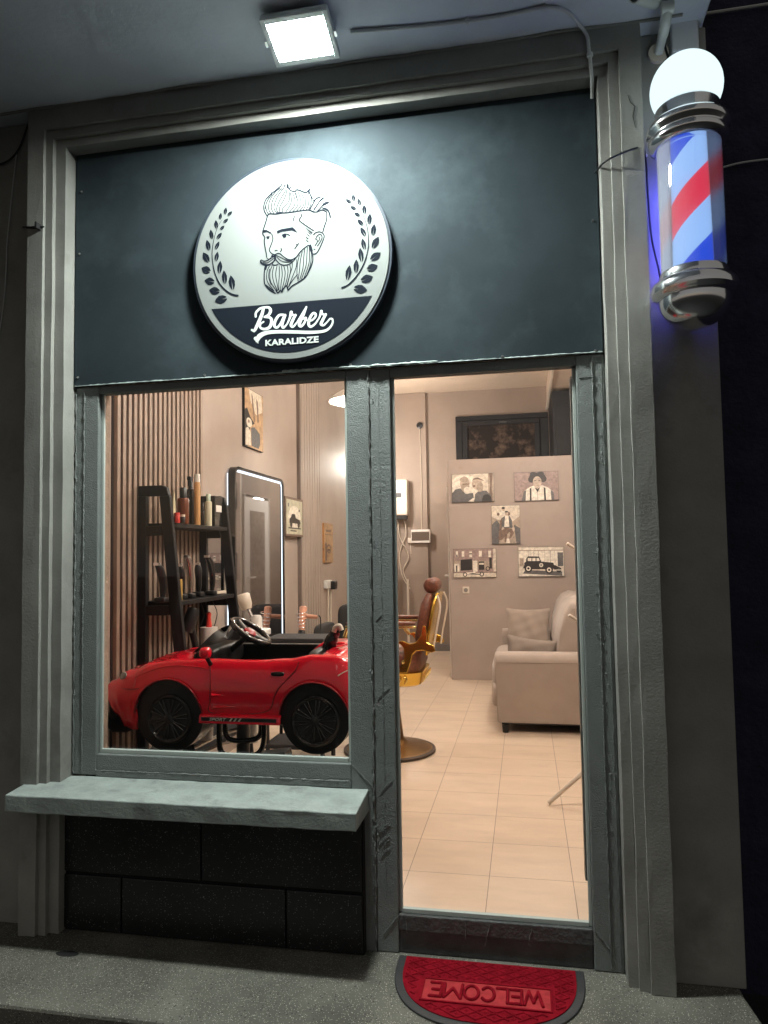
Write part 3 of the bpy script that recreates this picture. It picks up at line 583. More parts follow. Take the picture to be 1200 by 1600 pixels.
obj('added_wall_glow', MB().box(PX-.018, PX+.018, PY+.100, PY+.1065, 2.24, 2.60), emitter('wall_glow_blue', (.12, .12, 1.0), 26), bp)  # blue strip added behind the drum to throw glow on the wall

# ================================================================== CAMERA, BOXES, CABLES OUTSIDE
sc_ = thing('security_camera', 'white wall camera on an arm above the barber pole globe', 'camera', (.50, -.03, 3.06))
a_ = at_y(1030, 78, -.06); k_ = at_y(1043, 12, -.20)
obj('wall_plate', MB().lathe([(.001, 0), (.032, 0), (.034, .006), (.034, .018), (.001, .018)], (a_.x, -.03, a_.z), (0, -1, 0), 24), M_CREAMP, sc_, smooth=40)
obj('arm', MB().tube(smoothpath([(a_.x, -.048, a_.z), (a_.x+.002, -.09, a_.z+.01), (k_.x-.004, -.16, k_.z-.04), (k_.x, -.20, k_.z)], 5), [.016]*8+[.018]*8, 12), mat('camera_white', (.62, .64, .62), .35), sc_, smooth=50)
obj('arm_joint', MB().lathe([(.001, -.02), (.020, -.02), (.020, .02), (.001, .02)], k_, (1, 0, 0), 20), mat('camera_white'), sc_, smooth=40, bevel=.003)
bx = at_y(1005, -2, -.24)
cc_ = at_y(1010, -4, -.24); Tc = Matrix.Translation(cc_) @ Matrix.Rotation(math.radians(50), 4, 'Z') @ Matrix.Rotation(math.radians(-18), 4, 'Y') @ Matrix.Scale(.78, 4)
bd = obj('body', MB().lathe([(.001, -.09), (.031, -.09), (.034, -.08), (.034, .07), (.028, .085), (.001, .085)], (0, 0, 0), (1, 0, 0), 24).xf(Tc), mat('camera_white'), sc_, smooth=40)
obj('lens', MB().lathe([(.001, -.094), (.025, -.094), (.027, -.0905), (.001, -.0905)], (0, 0, 0), (1, 0, 0), 24).xf(Tc), M_BLKGLOSS, bd, smooth=40)
j0 = at_y(1046, 40, -.04); j1 = at_y(1090, 84, -.04)
jb = thing('junction_box', 'white square junction box on the wall beside the security camera arm', 'box', ((j0.x+j1.x)/2, -.03, j1.z))
obj('lid', MB().box(j0.x, j1.x, -.07, -.031, j1.z, j0.z+.003), mat('box_white', (.66, .68, .72), .4), jb, bevel=.006)
b = MB()
for px in (1062, 1082):
    q = at_y(px, 88, -.05); obj('cable_gland', MB().lathe([(.001, -.012), (.008, -.012), (.009, .014), (.001, .014)], q, (0, 0, 1), 12), M_BLACK, jb, smooth=40)
q = at_y(1062, 90, -.05)
b = MB().tube(smoothpath([(a_.x+.02, -.05, a_.z+.10), (a_.x+.02, -.05, a_.z+.03), (q.x-.03, -.05, q.z-.012), (q.x, -.05, q.z-.008)], 6), .004, 8)
tag(obj('camera_cable', b, M_CABLE, smooth=60), 'black cable looping from the camera arm into the junction box', 'cable')
def onz(px, py, z): d = sight(px, py); return CAM+d*((z-CAM.z)/d.z)
pts = [onz(548, 50, 3.148), onz(690, 38, 3.148), onz(790, 24, 3.148), onz(850, 12, 3.148), onz(885, 18, 3.148), onz(908, 42, 3.146)]
pts += [(.262, -.116, 3.12), (.266, -.114, 3.08), (.272, -.10, 3.03), (.278, -.07, 2.99), (.282, -.02, 2.955)]
cdt = thing('conduit', 'thin grey conduit curving across the overhang and down beside the right moulding', 'conduit', (.27, -.1, 2.95))
obj('pipe', MB().tube(smoothpath(pts, 6), .0062, 8), M_CONDUIT, cdt, smooth=60)
for q in (onz(730, 33, 3.147), onz(850, 12, 3.147), (.269, -.112, 3.055)):
    b = MB().lathe([(.001, -.006), (.011, -.006), (.011, .006), (.001, .006)], q, (1, 0, 0) if q[1] < -.2 else (0, 0, 1), 12)
    obj('clip', b, M_CONDUIT, cdt, smooth=40)
pts = [(at_y(930, 270, -.014)), at_y(945, 253, -.12), at_y(975, 238, -.12), at_y(1002, 231, -.10), at_y(1009, 250, -.05), at_y(1012, 300, -.04), at_y(1018, 370, -.04), at_y(1030, 425, -.06), at_y(1036, 470, -.10)]
pw = thing('pole_cable', 'thin black cable from the fascia edge to the barber pole', 'cable', (.44, -.05, 2.3))
obj('wire', MB().tube(smoothpath(pts, 6), .0035, 7), M_CABLE, pw, smooth=60)
q = at_y(1009, 243, -.05); obj('clip', MB().sphere(q, .006), M_WHITEP, pw)
pts = [at_y(-40, 262, -.04), at_y(5, 255, -.04), at_y(28, 235, -.04), at_y(42, 200, -.045), at_y(48, 178, -.06)]
tag(obj('wall_cable', MB().tube(smoothpath(pts, 6), .004, 7), M_CABLE, smooth=60), 'dark cable rising to the overhang left of the moulding', 'cable')
pts = [at_y(26, 238, -.036), at_y(19, 300, -.036), at_y(11, 380, -.036), at_y(10, 410, -.036), at_y(6, 470, -.036), at_y(-4, 540, -.036)]
tag(obj('wall_wire', MB().tube(smoothpath(pts, 6), .0022, 6), M_CONDUIT, smooth=60), 'thin pale wire hanging down the wall at the far left', 'wire')
pts = [at_y(36, 355, -.04), at_y(42, 355, -.112), at_y(62, 355, -.114), at_y(69, 354, -.112)]
hk = tag(obj('wall_hook', MB().tube(pts, [.004, .005, .006, .003], 8).box(pts[2].x-.004, pts[2].x+.004, -.14, -.1105, pts[2].z-.012, pts[2].z+.012), mat('dark_iron', (.02, .02, .02), .5)), 'small dark hook sticking out of the left moulding', 'hook')

b = MB()
for pts in ([(981, 148), (985, 160), (992, 166), (989, 182), (993, 200)],):
    y_ = -.1112 if pts[0][0] < 1000 else -.0312
    b.tube([at_y(p[0], p[1], y_) for p in pts], [.0006]+[.0011]*(len(pts)-2)+[.0005], 5)
obj('plaster_crack', b, M_GROUT, bld)
# ================================================================== DOORMAT
MZ = -.1155
dm = thing('doormat', 'half round red welcome mat with black rubber edge before the door', 'doormat', (-.17, -.2, MZ))
mx0, mx1, my0, my1 = -.478, .158, -.385, -.018
def halfround(ins):
    x0, x1, yt, yb = mx0+ins, mx1-ins, my1-(ins*.3), my0+ins; cx = (x0+x1)/2; rx = (x1-x0)/2; P = [(x1, yt), (x1, yt-.04)]
    for i in range(1, 40):
        a = math.pi*i/40; P.append((cx+rx*math.copysign(abs(math.cos(a))**.8, math.cos(a)), (yt-.04)-(yt-.04-yb)*math.sin(a)**.8))
    return P+[(x0, yt-.04), (x0, yt)]
up = lambda u, v, d: (u, v, MZ+d)
obj('rubber_edge', MB().prism(halfround(0), up, 0, .007), M_RUBBER, dm, bevel=.003)
obj('carpet', MB().prism(halfround(.028), up, .0072, .0100), M_CARPET, dm)
b = MB(); ins = halfround(.034)
def inside(x, y):
    c = False; n = len(ins)
    for i in range(n):
        (xa, ya), (xb, yb_) = ins[i], ins[i-1]
        if (ya > y) != (yb_ > y) and x < (xb-xa)*(y-ya)/(yb_-ya)+xa: c = not c
    return c
tx0, tx1, ty0, ty1 = -.372, .048, -.276, -.150
px_, py_ = .058, .040
for i in range(-1, 14):
    for j in range(-1, 12):
        for off in (0, 1):
            cx = mx0+(i+.5*off)*px_; cy = my0+(j+.5*off)*py_
            for a, c in (((cx, cy), (cx+px_/2, cy+py_/2)), ((cx, cy), (cx-px_/2, cy+py_/2))):
                for t in (0, .5):
                    p = (a[0]+(c[0]-a[0])*t, a[1]+(c[1]-a[1])*t); q = (a[0]+(c[0]-a[0])*(t+.5), a[1]+(c[1]-a[1])*(t+.5))
                    if inside(*p) and inside(*q) and not (tx0-.012 < (p[0]+q[0])/2 < tx1+.012 and ty0-.010 < (p[1]+q[1])/2 < ty1+.010):
                        b.tube([(p[0], p[1], MZ+.0105), (q[0], q[1], MZ+.0105)], .0035, 6)
            m_ = (cx, cy+py_/2)
            if inside(m_[0]-.012, m_[1]) and inside(m_[0]+.012, m_[1]-.008) and not (tx0-.02 < m_[0] < tx1+.02 and ty0-.02 < m_[1] < ty1+.02):
                b.add([(m_[0]-.010, m_[1], MZ+.0101), (m_[0], m_[1]-.007, MZ+.0101), (m_[0]+.010, m_[1], MZ+.0101), (m_[0], m_[1]+.007, MZ+.0101), (m_[0], m_[1], MZ+.0145)], [(0, 1, 4), (1, 2, 4), (2, 3, 4), (3, 0, 4)])
obj('letter_panel', MB().box(tx0+.0071, tx1-.0071, ty0+.0071, ty1-.0071, MZ+.0101, MZ+.0112), mat('worn_red_carpet', (.40, .040, .045), .95, var=.2, vscale=40, bump=.6, bscale=300, spec=.05), dm)
obj('raised_diamonds', b, M_CARPET, dm)
b = MB().box(tx0, tx1, ty0, ty0+.007, MZ+.0101, MZ+.0145).box(tx0, tx1, ty1-.007, ty1, MZ+.0101, MZ+.0145).box(tx0, tx0+.007, ty0+.0071, ty1-.0071, MZ+.0101, MZ+.0145).box(tx1-.007, tx1, ty0+.0071, ty1-.0071, MZ+.0101, MZ+.0145)
obj('letter_border', b, M_CARPET, dm, bevel=.0015)
GL = {'W': [[(0, 1), (.25, 0), (.5, .8), (.75, 0), (1, 1)]], 'E': [[(1, 1), (0, 1), (0, 0), (1, 0)], [(0, .5), (.8, .5)]], 'L': [[(0, 1), (0, 0), (1, 0)]],
      'C': [[(.5+.5*math.cos(math.radians(a)), .5+.5*math.sin(math.radians(a))) for a in range(40, 321, 20)]], 'O': [[(.5+.5*math.cos(math.radians(a)), .5+.5*math.sin(math.radians(a))) for a in range(0, 361, 20)]],
      'M': [[(0, 0), (.04, 1), (.5, .3), (.96, 1), (1, 0)]]}
x_ = tx1-.030; WD = dict(W=.058, E=.036, L=.034, C=.042, O=.046, M=.058); gapx = ((tx1-tx0-.06)-sum(WD[c] for c in 'WELCOME'))/6
for ch in 'WELCOME':
    b = MB()
    for st_ in GL[ch]:
        P_ = [(x_-u*WD[ch], ty1-.026-v*(ty1-ty0-.052), MZ+.0125) for u, v in st_]
        for a, c in zip(P_, P_[1:]): b.tube([a, c], .0056, 8)
        for a in P_: b.sphere(a, .0056, n=8, m=6)
    obj('raised_letter', b, M_CARPET, dm, smooth=60); x_ -= WD[ch]+gapx


# ================================================================== LEFT WALL: SLATS, MIRROR, PICTURES
def slats(label, y0, y1, n, wfrac, m_slat, m_back, z1, dep):
    t = thing('slat_panel', label, 'panel', (XL, (y0+y1)/2, 0)); p = (y1-y0)/n
    obj('backing', MB().box(XL+.0006, XL+.006, y0, y1, .001, z1), m_back, t)
    b = MB()
    for i in range(n): b.box(XL+.0062, XL+dep, y0+i*p+p*(1-wfrac)/2, y0+(i+1)*p-p*(1-wfrac)/2, .001, z1)
    obj('slats', b, m_slat, t, bevel=.002)
slats('wall panel of wide vertical slats with dark gaps behind the black shelf', .60, 1.60, 19, .55, M_SLAT, M_SLATBACK, 3.5, .028)
slats('wall panel of fine narrow grooves beyond the lit mirror', 3.64, 4.38, 9, .86, M_INT, mat('groove_shade', (.09, .06, .05), .8), 3.5, .012)
obj('corner_strip', MB().box(XL+.0006, XL+.03, 3.60, 3.635, .001, 3.52), mat('corner_dark', (.16, .12, .10), .6), SH)  # dark strip drawn along the line where the wall jogs

def ring(o_, i_, fn, d0, d1):
    n = len(o_); mb = MB(); mb.add([fn(*p, d1) for p in o_]+[fn(*p, d1) for p in i_]+[fn(*p, d0) for p in o_]+[fn(*p, d0) for p in i_], [])
    for k in range(n):
        j = (k+1) % n; mb.f += [(k, j, n+j, n+k), (2*n+k, 3*n+k, 3*n+j, 2*n+j), (k, 2*n+k, 2*n+j, j), (n+k, n+j, 3*n+j, 3*n+k)]
    return mb
lw = lambda u, v, d: (XL+d, u, v)
mr = thing('wall_mirror', 'tall black framed mirror with a glowing white edge on the left wall', 'mirror', (XL, 2.54, .3))
Y0, Y1, Z0, Z1 = 2.02, 3.06, .32, 1.945
obj('frame', ring(rrect(Y0, Y1, Z0, Z1, .07), rrect(Y0+.022, Y1-.022, Z0+.022, Z1-.022, .05), lw, .012, .062), M_BLKGLOSS, mr, smooth=35)
obj('light_strip', ring(rrect(Y0+.0225, Y1-.0225, Z0+.0225, Z1-.0225, .05), rrect(Y0+.037, Y1-.037, Z0+.037, Z1-.037, .035), lw, .02, .050), emitter('mirror_led', (.80, .88, 1.0), 1.3), mr)
obj('glass', MB().prism(rrect(Y0+.0375, Y1-.0375, Z0+.0375, Z1-.0375, .035), lw, .02, .048), mat('mirror_silver', (.50, .50, .52), .03, metal=1), mr)
obj('back_glow', MB().box(XL+.0006, XL+.011, Y0+.012, Y1-.012, Z0+.05, Z1-.05), emitter('mirror_led', (1, 1, 1), 3), mr)

SEP = [mat('print_cream', (.62, .55, .45), .45, var=.28, vscale=38), mat('print_tan', (.36, .29, .225), .45, var=.28, vscale=38), mat('print_brown', (.17, .11, .08), .45, var=.28, vscale=38), mat('print_black', (.02, .016, .014), .45, var=.28, vscale=38), mat('print_grey', (.11, .105, .105), .45, var=.28, vscale=38),
       mat('print_white', (.74, .68, .58), .45, var=.28, vscale=38), mat('print_mauve', (.30, .215, .195), .45, var=.28, vscale=38), mat('print_orange', (.42, .27, .15), .5, var=.35, vscale=30), mat('print_green', (.50, .48, .36), .5, var=.2, vscale=18),
       mat('print_skin', (.48, .38, .30), .45, var=.28, vscale=38)]
def ell(cx, cy, rx, ry, n=16, a0=0, a1=360): return [(cx+rx*math.cos(math.radians(a0+(a1-a0)*i/n)), cy+ry*math.sin(math.radians(a0+(a1-a0)*i/n))) for i in range(n+(a1-a0 < 360))]
def rc(x0, x1, y0, y1): return [(x0, y0), (x1, y0), (x1, y1), (x0, y1)]
def picture(label, cat, fn, W, H, ground, shapes, edge=M_BLACK, thick=.02, loc=(0, 0, 0), group=None, name='canvas_print'):
    t = thing(name, label, cat, loc, group)
    f = lambda u, v, d: fn(u*W, v*H, d)
    obj('canvas', MB().prism(rc(0, 1, 0, 1), f, .0006, thick), edge, t)
    obj('print_ground', MB().prism(rc(.006, .994, .008, .992), f, thick+.0002, thick+.0008), SEP[ground], t)
    g = {}
    for i, (c, p) in enumerate(shapes):
        mb = g.setdefault(c, MB()); mb.add([f(min(max(u, .006), .994), min(max(v, .008), .992), thick+.0010+i*.00012) for u, v in p], [tuple(range(len(p)))])
    for c, mb in g.items(): obj('print_shape', mb, SEP[c], t)
    return t
def onpart(x0, z0, tilt=0):
    c_, s_ = math.cos(tilt), math.sin(tilt)
    return lambda u, v, d: (x0+u*c_-v*s_, 5.03-d, z0+u*s_+v*c_)
gp = 'photographs on the partition wall'
# two men head to head
picture('sepia photo of two bearded men face to face, upper left on the partition', 'picture', onpart(-.742, 1.853), .443, .30, 0, [
    (5, ell(.30, .55, .34, .42)), (1, rc(.86, .99, 0, 1)), (2, [(.89, 1), (.91, .6), (.88, .2), (.93, 0), (.96, 0), (.94, .5), (.97, 1)]),
    (4, [(0, 0), (0, .33), (.08, .46), (.2, .5), (.34, .30), (.5, .32), (.52, .12), (.45, 0)]), (9, ell(.31, .66, .115, .22)), (1, ell(.32, .52, .10, .17)), (5, ell(.36, .42, .08, .13)), (2, rc(.26, .42, .62, .655)), (1, ell(.30, .80, .10, .10)),
    (4, [(.52, 0), (.55, .28), (.66, .40), (.82, .38), (.92, .22), (.94, 0)]), (3, [(.70, 0), (.74, .22), (.84, .27), (.93, .16), (.93, 0)]), (9, ell(.60, .62, .125, .19)), (2, [(.47, .70), (.52, .78), (.62, .80), (.78, .72), (.74, .77), (.62, .86), (.52, .83)]),
    (1, ell(.67, .52, .08, .17)), (2, ell(.53, .56, .03, .04)), (5, [(.38, .02), (.5, .14), (.55, .12), (.48, .02)])], loc=(-.52, 5.0, 1.85), group=gp)
# a plain portrait of a dark haired man in shirt and braces
picture('photo of a dark haired man in white shirt and braces, upper right on partition', 'picture', onpart(-.092, 1.848, .006), .450, .30, 6, [
    (1, rc(0, 1, .80, .81)), (1, rc(0, 1, .90, .91)), (5, [(.16, 0), (.22, .34), (.36, .48), (.44, .52), (.64, .52), (.76, .44), (.88, .28), (.90, 0)]), (4, [(.16, 0), (.22, .34), (.27, .37), (.25, 0)]), (4, [(.83, 0), (.82, .35), (.88, .28), (.90, 0)]),
    (3, ell(.53, .82, .185, .15, 14)), (3, ell(.40, .74, .08, .12, 9)), (3, ell(.66, .74, .08, .12, 9)), (3, ell(.44, .92, .08, .08, 7)), (3, ell(.60, .93, .09, .07, 7)), (9, ell(.525, .64, .10, .20)), (9, rc(.49, .57, .40, .5)),
    (3, rc(.45, .50, .68, .70)), (3, rc(.55, .60, .68, .70)), (2, rc(.50, .56, .52, .535)), (3, [(.46, .46), (.525, .28), (.59, .46), (.525, .40)]), (3, [(.345, 0), (.35, .42), (.39, .46), (.385, 0)]), (3, [(.67, 0), (.665, .46), (.705, .42), (.71, 0)]),
    (1, rc(.52, .53, 0, .28))], loc=(.13, 5.0, 1.85), group=gp)
picture('sepia photo of two performers one behind the other, centre of the partition', 'picture', onpart(-.335, 1.408, -.004), .292, .402, 1, [
    (0, [(0, 1), (1, 1), (1, .72), (.75, .58), (.25, .62), (0, .7)]), (4, [(0, .5), (.18, .62), (.3, .5), (.25, 0), (0, 0)]), (4, [(1, 0), (.86, 0), (.78, .5), (1, .40)]), (2, [(.22, .1), (.30, .60), (.36, .68), (.66, .68), (.60, .3), (.35, .1)]),
    (5, ell(.42, .80, .17, .05)), (2, ell(.24, .77, .05, .04)), (2, ell(.60, .78, .06, .05)), (9, ell(.42, .90, .055, .05)), (3, ell(.42, .93, .06, .03)), (9, ell(.53, .79, .06, .055)), (3, ell(.53, .83, .065, .02)), (4, [(.34, .40), (.38, .68), (.46, .72), (.64, .72), (.72, .60), (.74, .4), (.62, .42), (.40, .42)]),
    (5, [(.44, .44), (.48, .72), (.60, .72), (.62, .44)]), (9, ell(.40, .38, .05, .06)), (9, ell(.76, .38, .05, .06)), (2, [(.34, .12), (.36, .36), (.52, .42), (.72, .38), (.78, .28), (.66, .14), (.60, .14), (.66, .28), (.56, .34), (.52, .05), (.44, .05), (.46, .30)]), (5, [(.50, .02), (.52, .14), (.60, .14), (.64, .02)])], loc=(-.19, 5.0, 1.41), group=gp)
picture('old street photo with open touring car before a brick shop, lower left on the partition', 'picture', onpart(-.742, 1.064), .446, .300, 6, [
    (1, rc(0, 1, .30, .58)), (0, rc(0, 1, 0, .16)), (2, rc(0, 1, .155, .175)), (5, rc(.06, .11, .72, .92)), (5, rc(.20, .26, .72, .92)), (5, rc(.38, .44, .70, .90)), (5, rc(.60, .67, .72, .92)), (5, rc(.82, .88, .70, .92)), (3, rc(.38, .44, .80, .84)), (3, rc(.07, .10, .72, .8)), (0, rc(.93, 1, .2, 1)),
    (3, [(.17, .24), (.17, .62), (.44, .64), (.44, .26)]), (5, rc(.46, .56, .2, .58)), (3, rc(.59, .72, .26, .55)), (0, rc(.60, .71, .44, .50)), (3, rc(.84, .90, .3, .68)), (5, rc(.02, .15, .2, .48)), (3, rc(.06, .09, .2, .42)), (1, rc(.14, .155, .15, .6)),
    (5, [(.22, .08), (.28, .17), (.45, .18), (.48, .26), (.52, .25), (.51, .16), (.70, .15), (.70, .08)]), (3, [(.30, .11), (.44, .15), (.62, .12), (.62, .09)]), (3, ell(.27, .10, .05, .075)), (5, ell(.27, .10, .03, .045)), (3, ell(.66, .11, .05, .08)), (5, ell(.66, .11, .03, .05)), (3, ell(.80, .3, .05, .08)), (1, ell(.80, .3, .03, .05))], loc=(-.52, 5.0, 1.065), group=gp)
picture('photo of a black vintage saloon car, lower right on the partition', 'picture', onpart(-.072, 1.068, -.004), .462, .306, 0, [
    (5, rc(.02, .98, .34, .95)), (1, rc(0, 1, .86, .89)), (5, rc(0, 1, 0, .2)), (1, rc(.22, .23, .4, .86)), (2, rc(.34, .345, .5, .86)), (1, rc(.44, .45, .5, .86)), (2, rc(.58, .585, .5, .86)), (1, rc(.70, .71, .4, .86)), (2, rc(.80, .805, .4, .86)), (4, rc(.86, .98, .34, .8)), (1, rc(.03, .12, .34, .62)),
    (4, [(.10, .10), (.95, .02), (.95, .16), (.15, .22)]), (3, [(.13, .30), (.13, .46), (.17, .50), (.18, .62), (.22, .68), (.46, .67), (.50, .50), (.76, .46), (.82, .36), (.92, .28), (.92, .18), (.80, .22), (.70, .30), (.58, .24), (.30, .24)]), (5, rc(.21, .29, .52, .62)), (5, rc(.31, .38, .52, .62)), (5, [(.40, .52), (.40, .62), (.45, .62), (.47, .52)]),
    (3, [(.10, .28), (.14, .42), (.24, .42), (.30, .28)]), (3, ell(.22, .27, .085, .13)), (5, ell(.22, .27, .05, .08)), (3, ell(.22, .27, .025, .04)), (3, ell(.67, .22, .085, .13)), (5, ell(.67, .22, .05, .08)), (3, ell(.67, .22, .025, .04)), (3, ell(.50, .38, .075, .12)), (5, ell(.50, .38, .045, .07)), (4, ell(.50, .38, .02, .03)), (5, ell(.80, .42, .03, .05)), (3, ell(.88, .22, .06, .09)), (4, ell(.88, .22, .03, .05)), (5, rc(.80, .96, .20, .225))], loc=(.16, 5.0, 1.07), group=gp)
# left wall pictures
picture('tall orange and black picture hung high above the lit mirror', 'picture', lambda u, v, d: (XL+d, 2.31+u, 2.125+v), .38, .44, 7, [
    (0, [(.2, 1), (.9, 1), (.95, .7), (.6, .6), (.3, .8)]), (2, [(.35, .95), (.42, .9), (.55, .5), (.5, .45), (.38, .75)]), (2, [(.6, .9), (.7, .85), (.75, .5), (.68, .48)]), (3, [(0, 0), (0, .62), (.12, .66), (.30, .52), (.52, .44), (.30, .38), (.18, .2), (.14, 0)]), (4, [(.35, .04), (.32, .34), (.5, .38), (.80, .30), (.82, .12), (.74, .03)]),
    (0, ell(.22, .42, .15, .08)), (2, ell(.2, .44, .04, .03)), (0, [(.02, .02), (.04, .30), (.16, .34), (.30, .26), (.32, .04)])], edge=M_BLACKW, loc=(XL, 2.5, 2.12))
t = picture('square yellowish metal sign with an old car drawing beside the lit mirror', 'sign', lambda u, v, d: (XL+d, 3.14+u, 1.485+v), .49, .335, 8, [
    (2, rc(0, 1, .94, 1)), (2, rc(0, 1, 0, .06)), (2, rc(0, .05, 0, 1)), (2, rc(.95, 1, 0, 1)), (5, ell(.5, .5, .35, .3)), (3, [(.30, .50), (.34, .58), (.52, .58), (.56, .48), (.80, .44), (.84, .34), (.2, .34), (.2, .44)]), (3, ell(.30, .32, .07, .09)), (3, ell(.72, .32, .07, .09)), (3, rc(.15, .85, .20, .23)), (3, rc(.25, .6, .13, .16)), (4, rc(.72, .80, .66, .72)), (4, rc(.12, .18, .75, .84))], edge=mat('rusty_edge', (.10, .06, .045), .7), thick=.045, loc=(XL, 3.4, 1.485), name='metal_sign')
picture('narrow wooden sign hung past the fine grooved panel', 'sign', lambda u, v, d: (XL+d, 4.42+u, 1.245+v), .34, .40, 7, [
    (2, rc(.1, .9, .70, .72)), (2, rc(.2, .8, .78, .84)), (2, ell(.5, .35, .25, .12)), (7, ell(.5, .35, .17, .07)), (3, rc(.35, .65, .30, .34)), (2, rc(.1, .3, .05, .5))], edge=M_WOOD, loc=(XL, 4.6, 1.245), name='wooden_sign')
# socket and plug on the left wall
so = thing('wall_socket', 'white wall socket with a black plug on the left wall near the dark chair', 'socket', (XL, 4.62, .95))
obj('plate', MB().box(XL+.0006, XL+.04, 4.44, 4.64, .985, 1.065), M_WHITEP, so, bevel=.006)
obj('plug', MB().box(XL+.041, XL+.09, 4.56, 4.66, .97, 1.055), M_BLACK, so, bevel=.01)
obj('lead', MB().tube([(XL+.03, 4.52, .98), (XL+.02, 4.52, .3)], .008, 6).tube([(XL+.03, 4.62, .97), (XL+.02, 4.62, .3)], .008, 6), M_CREAMP, so)

# ================================================================== BLACK SHELF WITH PRODUCTS
sh = thing('shelf_unit', 'black A-shaped shelf unit stacked with hair products against the slats', 'shelf', (-1.85, 1.17, 0))
def aframe(y, th, zt=1.695, full=True):
    fn = lambda u, v, d: (u, d, v)
    xr = lambda z: -1.80 + (zt-z)*.108           # sloping front edge
    xb = -1.968; e = .05; P = []
    outer = [(xb, 0), (xb, zt), (-1.835, zt), (-1.808, zt-.012), (xr(zt-.035)+.004, zt-.04), (xr(0), 0)]
    mb = MB(); r1 = [(xb, zt-.055), (xb, zt), (-1.835, zt), (-1.808, zt-.012), (-1.796, zt-.055)]
    mb.prism(r1, fn, y, y+th)
    mb.prism([(xb, 0), (xb, zt-.0552), (xb+.045, zt-.0552), (xb+.045, 0)], fn, y, y+th)
    mb.prism([(xr(0)-.065, 0), (xr(zt-.055)-.055, zt-.0552), (xr(zt-.055)+.002, zt-.0552), (xr(0), 0)], fn, y, y+th)
    for z in (1.485, 1.075, .72, .30):
        mb.prism([(xb+.0452, z-.05), (xb+.0452, z), (xr(z)-.062, z), (xr(z-.05)-.062, z-.05)], fn, y+.0005, y+th-.0005)
    return mb
obj('side_frame', aframe(.80, .03), M_BLACKW, sh, bevel=.004)
obj('side_frame', aframe(1.53, .03), M_BLACKW, sh, bevel=.004)
for z in (1.50, 1.095, .74, .32):
    xf = -1.80+(1.695-z)*.108-.006; obj('shelf_board', MB().box(-1.967, xf, .8305, 1.5295, z-.022, z), M_BLACKW, sh, bevel=.002)
def bottle(label, cat, px0, px1, pyb, pyt, xw, prof, m, capm=None, capn='cap', name='bottle', base=None, group='products on the upper shelf'):
    p0, p1 = at_x(px0, pyb, xw), at_x(px1, pyb, xw); yc = (p0.y+p1.y)/2; dist = (Vector((xw, yc, 1.3))-CAM).length
    r = (px1-px0)/2*dist/FPX/1.03; zt = at_x((px0+px1)/2, pyt, xw).z; zb = base; H = zt-zb
    t = thing(name, label, cat, (xw, yc, zb), group)
    obj('body', MB().lathe([(a*r, h*H) for a, h in prof[0]], (xw, yc, zb), n=20), m, t, smooth=40)
    if len(prof) > 1: obj(capn, MB().lathe([(a*r, h*H) for a, h in prof[1]], (xw, yc, zb), n=20), capm, t, smooth=40)
    return t, yc, r, zb, H
def pr(h, hc, rc_=.7, neck=.5): return ([(.01, 0), (.96, 0), (1, .02), (1, h-.06), (.92, h-.02), (neck, h), (.01, h)], [(.01, h+.002), (rc_, h+.002), (rc_, hc-.01), (rc_*.92, hc), (.01, hc)])
UZ = 1.5004
bottle('brown glass bottle with black cap, biggest brown one on the top shelf', 'bottle', 277, 295, 818, 762, -1.80, pr(.72, 1, .62), mat('amber_bottle', (.13, .035, .015), .2), M_BLACK, base=UZ)
t, yc, r, zb, H = bottle('tall black trigger spray bottle behind the tan tube on the top shelf', 'bottle', 291, 304, 818, 745, -1.86, pr(.76, .92, .4), M_BLKGLOSS, M_BLACK, base=UZ)
obj('trigger', MB().box(-1.87, -1.85, yc-r, yc+r*.7, zb+H*.92+.001, zb+H).box(-1.865, -1.855, yc-r*1.1, yc-r*.8, zb+H*.8, zb+H*.9195), M_BLACK, t, bevel=.002)
bottle('tall tan tube with a clear cap, tallest thing on the top shelf', 'bottle', 303, 313, 818, 741, -1.80, pr(.84, 1, .92, .9), mat('tan_tube', (.55, .30, .12), .4), mat('clear_cap', (.65, .62, .56), .2), base=UZ)
bottle('small slim black bottle between tan tube and cream spray can', 'bottle', 313, 320, 818, 786, -1.80, pr(.65, 1, .5), M_BLKGLOSS, M_BLACK, base=UZ)
bottle('cream spray can with pale green cap on the top shelf', 'bottle', 320, 331, 818, 772, -1.82, pr(.78, 1, .62), mat('cream_can', (.62, .58, .42), .35), mat('pale_green', (.45, .55, .45), .4), base=UZ)
bottle('small red jar at the front of the top shelf', 'jar', 272, 281, 817, 801, -1.775, pr(.75, 1, 1, .98), mat('red_jar', (.65, .05, .04), .35), mat('red_jar'), base=UZ, name='jar')
bottle('small black jar with pale lid beside the red jar', 'jar', 281, 289, 817, 804, -1.765, pr(.75, 1, 1, .98), M_BLACK, M_CREAMP, base=UZ, name='jar')
bb = thing('product_box', 'black cardboard box at the far end of the top shelf', 'box', (-1.85, 1.45, UZ)); obj('carton', MB().box(-1.90, -1.81, 1.40, 1.52, UZ, UZ+.185), M_BLKGLOSS, bb, bevel=.003); obj('box_label', MB().box(-1.8095, -1.809, 1.42, 1.50, UZ+.09, UZ+.13), M_WHITEP, bb)
t = thing('comb', 'pale leaf shaped comb leaning on the near shelf frame', 'comb', (-1.80, .86, UZ))
obj('blade', MB().prism([(0, 0), (-.012, .05), (-.01, .12), (0, .165), (.012, .11), (.014, .05)], lambda u, v, d: (-1.80+d, .86+u, UZ+v), 0, .006), mat('comb_pale', (.55, .5, .33), .4), t)
LZ_ = 1.0954
